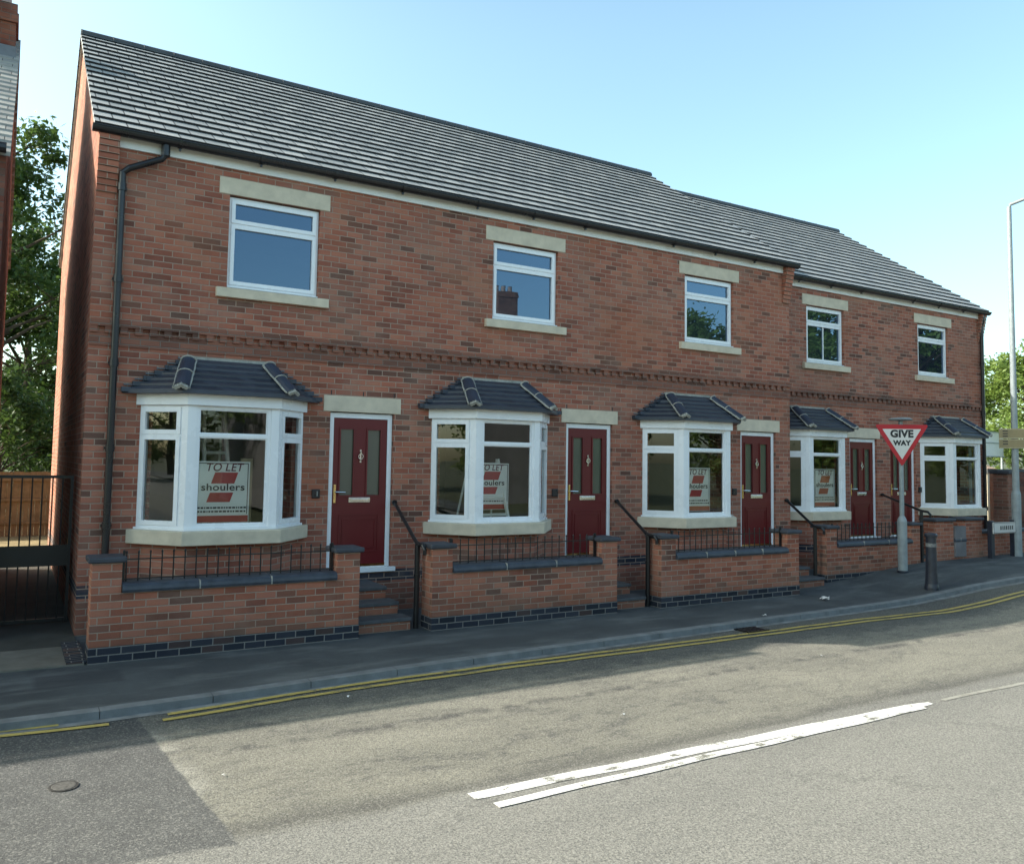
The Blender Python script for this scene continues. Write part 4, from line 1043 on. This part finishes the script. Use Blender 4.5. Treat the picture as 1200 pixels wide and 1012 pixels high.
# direction signs on the column
dg = thing('direction_sign', (lx_, ly_, 2.5), 'pair of stacked tan direction panels on the street lamp', 'sign')
dn = Vector((CX - lx_, CY - ly_, 0)).normalized(); dr_ = Vector((-dn.y, dn.x, 0))
if dr_.dot(r2) < 0: dr_ = -dr_
for k, (za, zb_) in enumerate(((2.535, 2.735), (2.745, 2.955))):
    o2 = (lx_ + dn.x * .075, ly_ + dn.y * .075)
    m = MB(); m.obox(o2, (dr_.x, dr_.y), (dn.x, dn.y), -.28, .95, 0, .012, za, zb_); b_ = m.build('panel', 'brown_sign', dg)
    m = MB()
    for q0, q1, w0, w1 in ((-.27, .94, zb_ - .018, zb_ - .008), (-.27, .94, za + .008, za + .018)):
        m.obox(o2, (dr_.x, dr_.y), (dn.x, dn.y), q0, q1, .0125, .015, w0, w1)
    m.build('panel_border', 'cream_line', b_)
    m = MB()
    for j in range(3 if k else 2):
        zz = zb_ - .05 - j * .055
        m.obox(o2, (dr_.x, dr_.y), (dn.x, dn.y), -.21, -.12, .0125, .015, zz - .012, zz + .012)
    m.build('arrow_mark', 'sign_black', b_)
# street nameplate
npl = thing('street_nameplate', (17.36, -1.1, hgt(17.3)), 'white street nameplate on two short dark posts', 'sign')
zb = hgt(17.3)
for xx in (16.93, 17.78):
    m = MB(); m.box(xx - .055, xx + .055, -1.09, -1.0, zb - .1, 1.03); m.build('post', 'bollard', npl, bevel=.006)
m = MB(); m.box(16.90, 17.81, -1.112, -1.092, .765, .995); m.build('plate', 'sign_white', npl, bevel=.004)
m = MB()
for q0, q1, w0, w1 in ((16.915, 17.795, .775, .783), (16.915, 17.795, .977, .985), (16.915, 16.923, .783, .977), (17.787, 17.795, .783, .977)): m.box(q0, q1, -1.1155, -1.1125, w0, w1)
q = 17.16
for wdt in (.06, .05, .045, .065, .05, .055, .05): m.box(q, q + wdt * .65, -1.1155, -1.1125, .84, .92); q += wdt + .02
m.build('worn_lettering', 'sign_black', npl)

# litter, manhole, drain
def scrap(x, y, s, n, label):
    m = MB()
    for i in range(n):
        a = random.random() * 6.28; cx_, cy_ = x + random.uniform(-s, s) * .6, y + random.uniform(-s, s) * .4; z_ = hgt(x) + (ROAD if y < kerb_y(x) else 0) + .01
        P = [(cx_ + math.cos(a + k * 1.6) * s * random.uniform(.4, .9), cy_ + math.sin(a + k * 1.6) * s * random.uniform(.3, .8), z_ + random.uniform(0, s * .6)) for k in range(4)]
        m.face(P)
    return tag(m.build('litter', 'litter'), label, 'litter')
scrap(10.45, -1.98, .09, 5, 'crumpled white paper lying on the pavement left of the bollard')
scrap(8.44, -2.50, .035, 3, 'small white scrap on the kerb edge beside the drain')
scrap(3.90, -4.9, .022, 2, 'tiny white scrap on the sunlit road above the white lines')
scrap(7.35, -4.25, .022, 2, 'tiny white scrap in the sunlit lane farthest right')
scrap(.62, -4.72, .018, 2, 'white scrap at the edge of the dark road patch')
scrap(2.0, -3.40, .02, 2, 'white scrap in the shaded road beside the yellow lines')
mc = thing('manhole_cover', (-.33, -4.43, ROAD), 'small round worn cover set in the dark road patch', 'manhole cover')
m = MB(); m.lathe(-.33, -4.43, [(.073, ROAD + .007), (.070, ROAD + .0085)], 20); m.build('cover', 'grey_iron', mc)
m = MB(); m.lathe(-.33, -4.43, [(.088, ROAD + .002), (.090, ROAD + .006), (.075, ROAD + .0065)], 20); m.build('worn_rim', 'rim_iron', mc)
dc = thing('drain_grate', (7.75, -2.92, ROAD), 'black iron drain grate against the kerb on the yellow lines', 'drain')
m = MB()
for k in range(6): m.box(7.58 + k * .06, 7.61 + k * .06, -3.0, -2.80, ROAD + .009, ROAD + .022)
m.box(7.55, 7.94, -3.02, -3.0, ROAD + .009, ROAD + .022); m.box(7.55, 7.94, -2.80, -2.78, ROAD + .009, ROAD + .022); m.build('grate', 'black_iron', dc)
m = MB(); m.box(7.56, 7.93, -3.01, -2.79, ROAD + .004, ROAD + .0085); m.build('frame', 'black_plastic', dc)

# ------------------------------------------------------------------ alley, gate, fence
m = MB(); m.box(-.92, -.001, -1.42, -.55, -.05, .012); struct('alley_threshold', m, 'concrete')
m = MB(); m.face([(-.95, -.549, .006), (0, -.549, .006), (0, 8.2, .02), (-.95, 8.2, .02)]); struct('alley_path', m, 'alley')
m = MB(); m.face([(-8, 6.3, .014), (-.951, 6.3, .014), (-.951, 8.2, .014), (-8, 8.2, .014)]); m.face([(-8, 8.2, .02), (20, 8.7, .02), (20, 16, .10), (-8, 16, .10)]); struct('back_yard', m, 'grit')
m = MB(); m.box(-.16, .022, -1.41, -.42, .013, .03); tag(m.build('paver_patch', 'blue_brick'), 'patch of dark purple pavers at the foot of the left garden wall pier', 'paving', kind='structure')
ag = thing('alley_gate', (-.45, .85, 0), 'black iron gate with vertical bars closing the side alley', 'gate')
m = MB(); gy = .85; x0g, x1g = -.93, -.03
for a, b, c, d in ((x0g, x1g, 1.765, 1.80), (x0g, x1g, .70, .95), (x0g, x1g, .03, .07)): m.box(a, b, gy - .015, gy + .015, c, d)
for q in (x0g, x1g - .035): m.box(q, q + .035, gy - .02, gy + .02, .02, 1.80)
m.build('gate_frame', 'black_iron', ag)
m = MB()
for q in rng(x0g + .12, x1g - .12, 6): m.tube([(q, gy, .07), (q, gy, 1.79)], .0085, 6)
m.build('bars', 'black_iron', ag)
fe = thing('timber_fence', (-.5, 12, .06), 'orange-brown timber panel fence at the end of the alley', 'fence')
m = MB(); q = -5.0
while q < 4: 
    m.box(q, q + .118, 12 + random.uniform(-.006, .006), 12.02, .06, 1.60 + random.uniform(-.01, .01)); q += .121
m.build('boards', 'timber', fe)
m = MB()
for z in (.35, .9, 1.38): m.box(-5, 4, 11.955, 11.99, z, z + .06)
m.build('rail', 'timber', fe)
m = MB()
for q in (-3.2, -1.4, .4, 2.2): m.box(q - .05, q + .05, 11.90, 11.99, .05, 1.56)
m.build('post', 'timber', fe)

# ------------------------------------------------------------------ neighbour on the left
def gable_house(name, x0, x1, y0, y1, ze, zr, label, wall, roof, chim=None, chim_mat=None, wins=None, z0=-.12, rows=16, group=None, over=.12):
    g = thing(name, ((x0 + x1) / 2, y0, z0), label, 'house', group)
    yr = (y0 + y1) / 2; m = MB(); tn = (zr - ze) / (yr - y0)
    m.face([(x0, y0, z0), (x1, y0, z0), (x1, y0, ze), (x0, y0, ze)]); m.face([(x1, y1, z0), (x0, y1, z0), (x0, y1, ze), (x1, y1, ze)])
    for x, f in ((x0, -1), (x1, 1)):
        p = [(x, y0, z0), (x, y1, z0), (x, y1, ze), (x, yr, zr), (x, y0, ze)]; m.face(p if f > 0 else p[::-1])
    m.build('wall', wall, g)
    m = MB()
    for s in (1, -1):
        L = (yr - y0) + over
        for k in range(rows):
            s0, s1 = L * k / rows, L * (k + 1) / rows + .01
            def P(x, q, lift):
                yy = y0 - over + q; zz = ze - over * tn + q * tn + lift + .02
                return (x, yy if s > 0 else 2 * yr - yy, zz)
            f = [P(x0 - .04, s0, .03), P(x1 + .04, s0, .03), P(x1 + .04, s1, .006), P(x0 - .04, s1, .006)]; uv = [(x0, k + .1), (x1, k + .1), (x1, k + .9), (x0, k + .9)]
            m.face(f if s > 0 else f[::-1], uv if s > 0 else uv[::-1])
            f = [P(x0 - .04, s0, -.02), P(x1 + .04, s0, -.02), P(x1 + .04, s0, .03), P(x0 - .04, s0, .03)]; m.face(f if s > 0 else f[::-1], [(x0 + .1, k + .5)] * 4)
    m.build('roof', roof, g)
    if chim:
        for (ca, cb, cy0, cy1, zt_) in chim:
            m = MB(); zc0 = ze + (min(abs(cy0 - y0), abs(y1 - cy1))) * tn * .6
            m.box(ca, cb, cy0, cy1, zc0, zt_ - .28); m.box(ca - .03, cb + .03, cy0 - .03, cy1 + .03, zt_ - .279, zt_ - .14); m.box(ca - .01, cb + .01, cy0 - .01, cy1 + .01, zt_ - .139, zt_)
            ch = m.build('chimney', chim_mat or wall, g, bevel=.006)
            m = MB()
            n = max(1, int((cb - ca) / .38))
            for q in range(n):
                m.lathe(ca + (q + .5) * (cb - ca) / n, (cy0 + cy1) / 2, [(.13, zt_), (.11, zt_ + .35), (.13, zt_ + .38)], 12)
            m.build('chimney_pot', 'far_roof', ch)
            m = MB(); m.box(ca - .02, cb + .02, cy0 - .03, cy1 + .03, ze + (cy0 - y0) * tn - .02, ze + (cy0 - y0) * tn + .16); m.build('lead_flashing', 'lead', ch)
    for (a, b, c, d) in (wins or []):
        m = MB(); m.box(a - .06, b + .06, y0 - .03, y0 - .001, c - .06, c); m.box(a - .06, b + .06, y0 - .03, y0 - .001, d, d + .06); m.box(a - .06, a, y0 - .03, y0 - .001, c, d); m.box(b, b + .06, y0 - .03, y0 - .001, c, d); m.box(a, b, y0 - .025, y0 - .001, (c + d) / 2 - .03, (c + d) / 2 + .03)
        wf = m.build('window', 'upvc', g); pane(wf, 'pane', [(a, y0 - .008, c), (b, y0 - .008, c), (b, y0 - .008, d), (a, y0 - .008, d)], 'glass_up')
    return g
gable_house('neighbouring_house', -9.5, -.93, .02, 6.3, 5.46, 8.15, 'old red brick house with slate roof and chimney cut by the left frame edge', 'brick_old', 'roof_old', chim=[(-2.1, -.95, 2.55, 3.45, 8.42)], rows=26,
            wins=[(-4.2, -3.1, 3.6, 4.9), (-7.4, -6.3, 3.6, 4.9), (-4.2, -3.1, .9, 2.4)], over=.1)
nb = [o for o in bpy.data.objects if o.name == 'neighbouring_house'][0]
m = MB(); m.tube([(-9.5, -.15, 5.44), (-.93, -.15, 5.44)], .06, 10); m.build('gutter', 'black_plastic', nb)

# ------------------------------------------------------------------ trees
def tree_mesh(seed, height, crown_r, trunk_h, n_leaf, leaf, squash=1.0, clumps=55, gap=.0):
    rnd = random.Random(seed); tb = MB(); lb = MB()
    lean = Vector((rnd.uniform(-.04, .04), rnd.uniform(-.04, .04), 1)) * height
    tr = [Vector((0, 0, 0)) + lean * q + Vector((rnd.uniform(-.12, .12), rnd.uniform(-.12, .12), 0)) * q * 2 for q in (0, .15, .3, .5, .7, .88)]
    tr[0] = Vector((0, 0, 0)); r0 = height * .022
    tb.tube(tr, [r0 * 1.3, r0, r0 * .85, r0 * .6, r0 * .35, r0 * .1], 9)
    cen = []
    for i in range(clumps):
        q = rnd.uniform(trunk_h / height, .97)
        env = math.sin(math.pi * min(1, max(0, (q - trunk_h / height * .75) / (1.04 - trunk_h / height * .75))) ** .8) ** .75
        rad = crown_r * env * rnd.uniform(.35, 1.05); a = rnd.uniform(0, 6.283)
        base = lean * max(.12, q - rad / height * .55); c = Vector((math.cos(a) * rad, math.sin(a) * rad, q * height * 1.0)) + Vector((lean.x * q, lean.y * q, 0))
        mid = base.lerp(c, .5) + Vector((rnd.uniform(-.2, .2), rnd.uniform(-.2, .2), rnd.uniform(-.1, .3)))
        tb.tube([base, mid, c], [r0 * .28, r0 * .16, r0 * .05], 5, cap=False)
        cen.append((c, crown_r * rnd.uniform(.16, .34)))
        for _ in range(2):
            c2 = c + Vector((rnd.gauss(0, .35), rnd.gauss(0, .35), rnd.gauss(0, .3))) * crown_r * .35
            tb.tube([mid.lerp(c, .6), c2], [r0 * .07, r0 * .03], 4, cap=False); cen.append((c2, crown_r * rnd.uniform(.10, .22)))
    per = n_leaf // len(cen)
    for c, cr in cen:
        for _ in range(per):
            d = Vector((rnd.gauss(0, 1), rnd.gauss(0, 1), rnd.gauss(0, .7))); d = d.normalized() * cr * (rnd.random() ** .45)
            p = c + d
            s = leaf * rnd.uniform(.6, 1.3)
            ax = Vector((rnd.gauss(0, 1), rnd.gauss(0, 1), rnd.gauss(0, .6))).normalized(); bx = ax.cross(Vector((rnd.gauss(0, 1), rnd.gauss(0, 1), rnd.gauss(0, 1)))).normalized()
            lb.v += [tuple(p - ax * s), tuple(p + bx * s * .42), tuple(p + ax * s), tuple(p - bx * s * .42)]
            k = len(lb.v); lb.f.append((k - 4, k - 3, k - 2, k - 1)); lb.uv += [(0, 0), (1, 0), (1, 1), (0, 1)]; lb.sm.append(False)
    return tb, lb
def make_tree(seed, loc, height, crown_r, trunk_h, n, leaf, mat, label, name='broadleaf_tree', group=None, clumps=55, cat='tree'):
    g = thing(name, loc, label, cat, group); tb, lb = tree_mesh(seed, height, crown_r, trunk_h, n, leaf, clumps=clumps)
    for mb, nm, mt in ((tb, 'trunk', 'bark'), (lb, 'crown', mat)):
        o = mb.build(nm, mt); o.parent = g
    return g
make_tree(3, (-1.9, 22, 0), 14.6, 3.9, 2.0, 40000, .12, 'leaf', 'tall leafy tree behind the fence, seen up the alley on the left', clumps=60)
make_tree(8, (-.2, 27, 0), 11.5, 3.0, 1.2, 22000, .13, 'leaf_dark', 'darker tree nearest the gable wall, behind the alley', clumps=60)
make_tree(11, (-1.0, 16.5, 0), 4.4, 1.9, .4, 8000, .09, 'leaf_dark', 'dark bushy shrub just behind the timber fence', name='shrub', clumps=40, cat='shrub')
make_tree(21, (45.6, 12, .3), 7.9, 3.4, 1.2, 15000, .13, 'leaf_bright', 'bright green tree at the right frame edge behind the street lamp', clumps=60)

# ------------------------------------------------------------------ background on the right
gp = thing('gate_pier', (20.3, .3, hgt(20)), 'tall square brick gate pier right of the terrace', 'gate pier')
m = MB(); m.box(20.08, 20.42, .2, .54, .1, 1.98); m.build('brickwork', 'brick_far', gp, bevel=.004)
m = MB(); m.box(20.03, 20.47, .15, .59, 1.981, 2.06); m.build('pier_cap', 'cap', gp, bevel=.012)
yw = thing('yard_wall', (27, 3, .4), 'long dark red brick yard wall beyond the gate pier', 'wall')
m = MB(); m.box(25.0, 40, 3.0, 3.22, .1, 2.02); m.build('brickwork', 'brick_old', yw)
m = MB(); m.box(24.97, 40, 2.97, 3.25, 2.021, 2.10); m.build('coping', 'cap', yw)
gable_house('distant_house', 38.5, 43.6, 12.2, 18, 1.9, 3.0, 'distant house with pale pinkish roof right of the terrace', 'brick_far', 'far_roof', rows=10, z0=0, wins=[(40.5, 41.4, .9, 1.7)])
ob_ = thing('outbuilding', (30.5, 6.7, .3), 'small cream rendered outbuilding, sunlit, between the terrace end and the gate pier', 'outbuilding')
m = MB(); m.box(29.0, 32.0, 5.4, 8.2, 0, 1.95); m.build('wall', 'cream_wall', ob_)
m = MB(); m.box(28.95, 32.05, 5.35, 8.25, 1.951, 2.08); m.build('roof', 'ridge', ob_)
m = MB(); m.box(28.985, 28.999, 5.65, 6.2, 1.0, 1.35); m.build('window', 'plaque', ob_)
hb = thing('hoarding', (41.8, 12.0, 2.6), 'pale rectangular hoarding above the distant roof', 'hoarding')
m = MB(); m.box(38.6, 42.9, 11.95, 12.0, 2.75, 3.95); m.build('panel', 'billboard', hb)
m = MB(); m.box(38.6, 42.95, 11.93, 11.949, 3.93, 3.98); m.box(38.6, 42.95, 11.93, 11.949, 3.38, 3.42); m.box(38.6, 42.95, 11.93, 11.949, 2.70, 2.75); m.build('panel_border', 'grey_paint', hb)
m = MB()
for q in (39.2, 42.85): m.box(q, q + .1, 12.001, 12.08, 0, 3.95)
m.build('post', 'grey_paint', hb)

# ------------------------------------------------------------------ across the road (mirrored in the panes)
gable_house('opposite_house', 8.0, 22.6, -30, -21.5, 5.6, 8.6, 'brick house across the road, mirrored with its chimney in an upstairs window', 'render', 'roof_old', chim_mat='brick_far', chim=[(20.9, 22.1, -26.1, -25.0, 10.9)], rows=12, z0=0)
p0 = make_tree(31, (35, -24, .3), 10.8, 4.2, 1.6, 9000, .20, 'leaf_bright', 'leafy tree across the road, mirrored in the upstairs windows', name='roadside_tree', group='trees across the road mirrored in the windows', clumps=50)
ch = [o for o in bpy.data.objects if o.parent is p0]
for (tx, ty, rz, sc) in ((41, -22.5, 1.0, 1.15), (47, -24, 2.2, 1.35), (53.5, -22, 3.4, 1.5), (60, -24, 4.6, 1.5), (67, -23, 5.5, 1.4), (28.5, -27, 2.9, .82), (-12, -24, .4, .9), (-22, -22, 1.4, 1.0), (-32, -23, 2.4, 1.1), (-42, -21, 3.1, 1.0), (-54, -17, 4.0, 1.1), (-64, -11, 5.0, 1.0), (-70, -5, .9, 1.0), (4, -25, 1.9, .8)):
    o = p0.copy(); col.objects.link(o); o.location = (tx, ty, .3); o.rotation_euler = (0, 0, rz); o.scale = (sc, sc, sc)
    for c_ in ch:
        d = c_.copy(); col.objects.link(d); d.parent = o
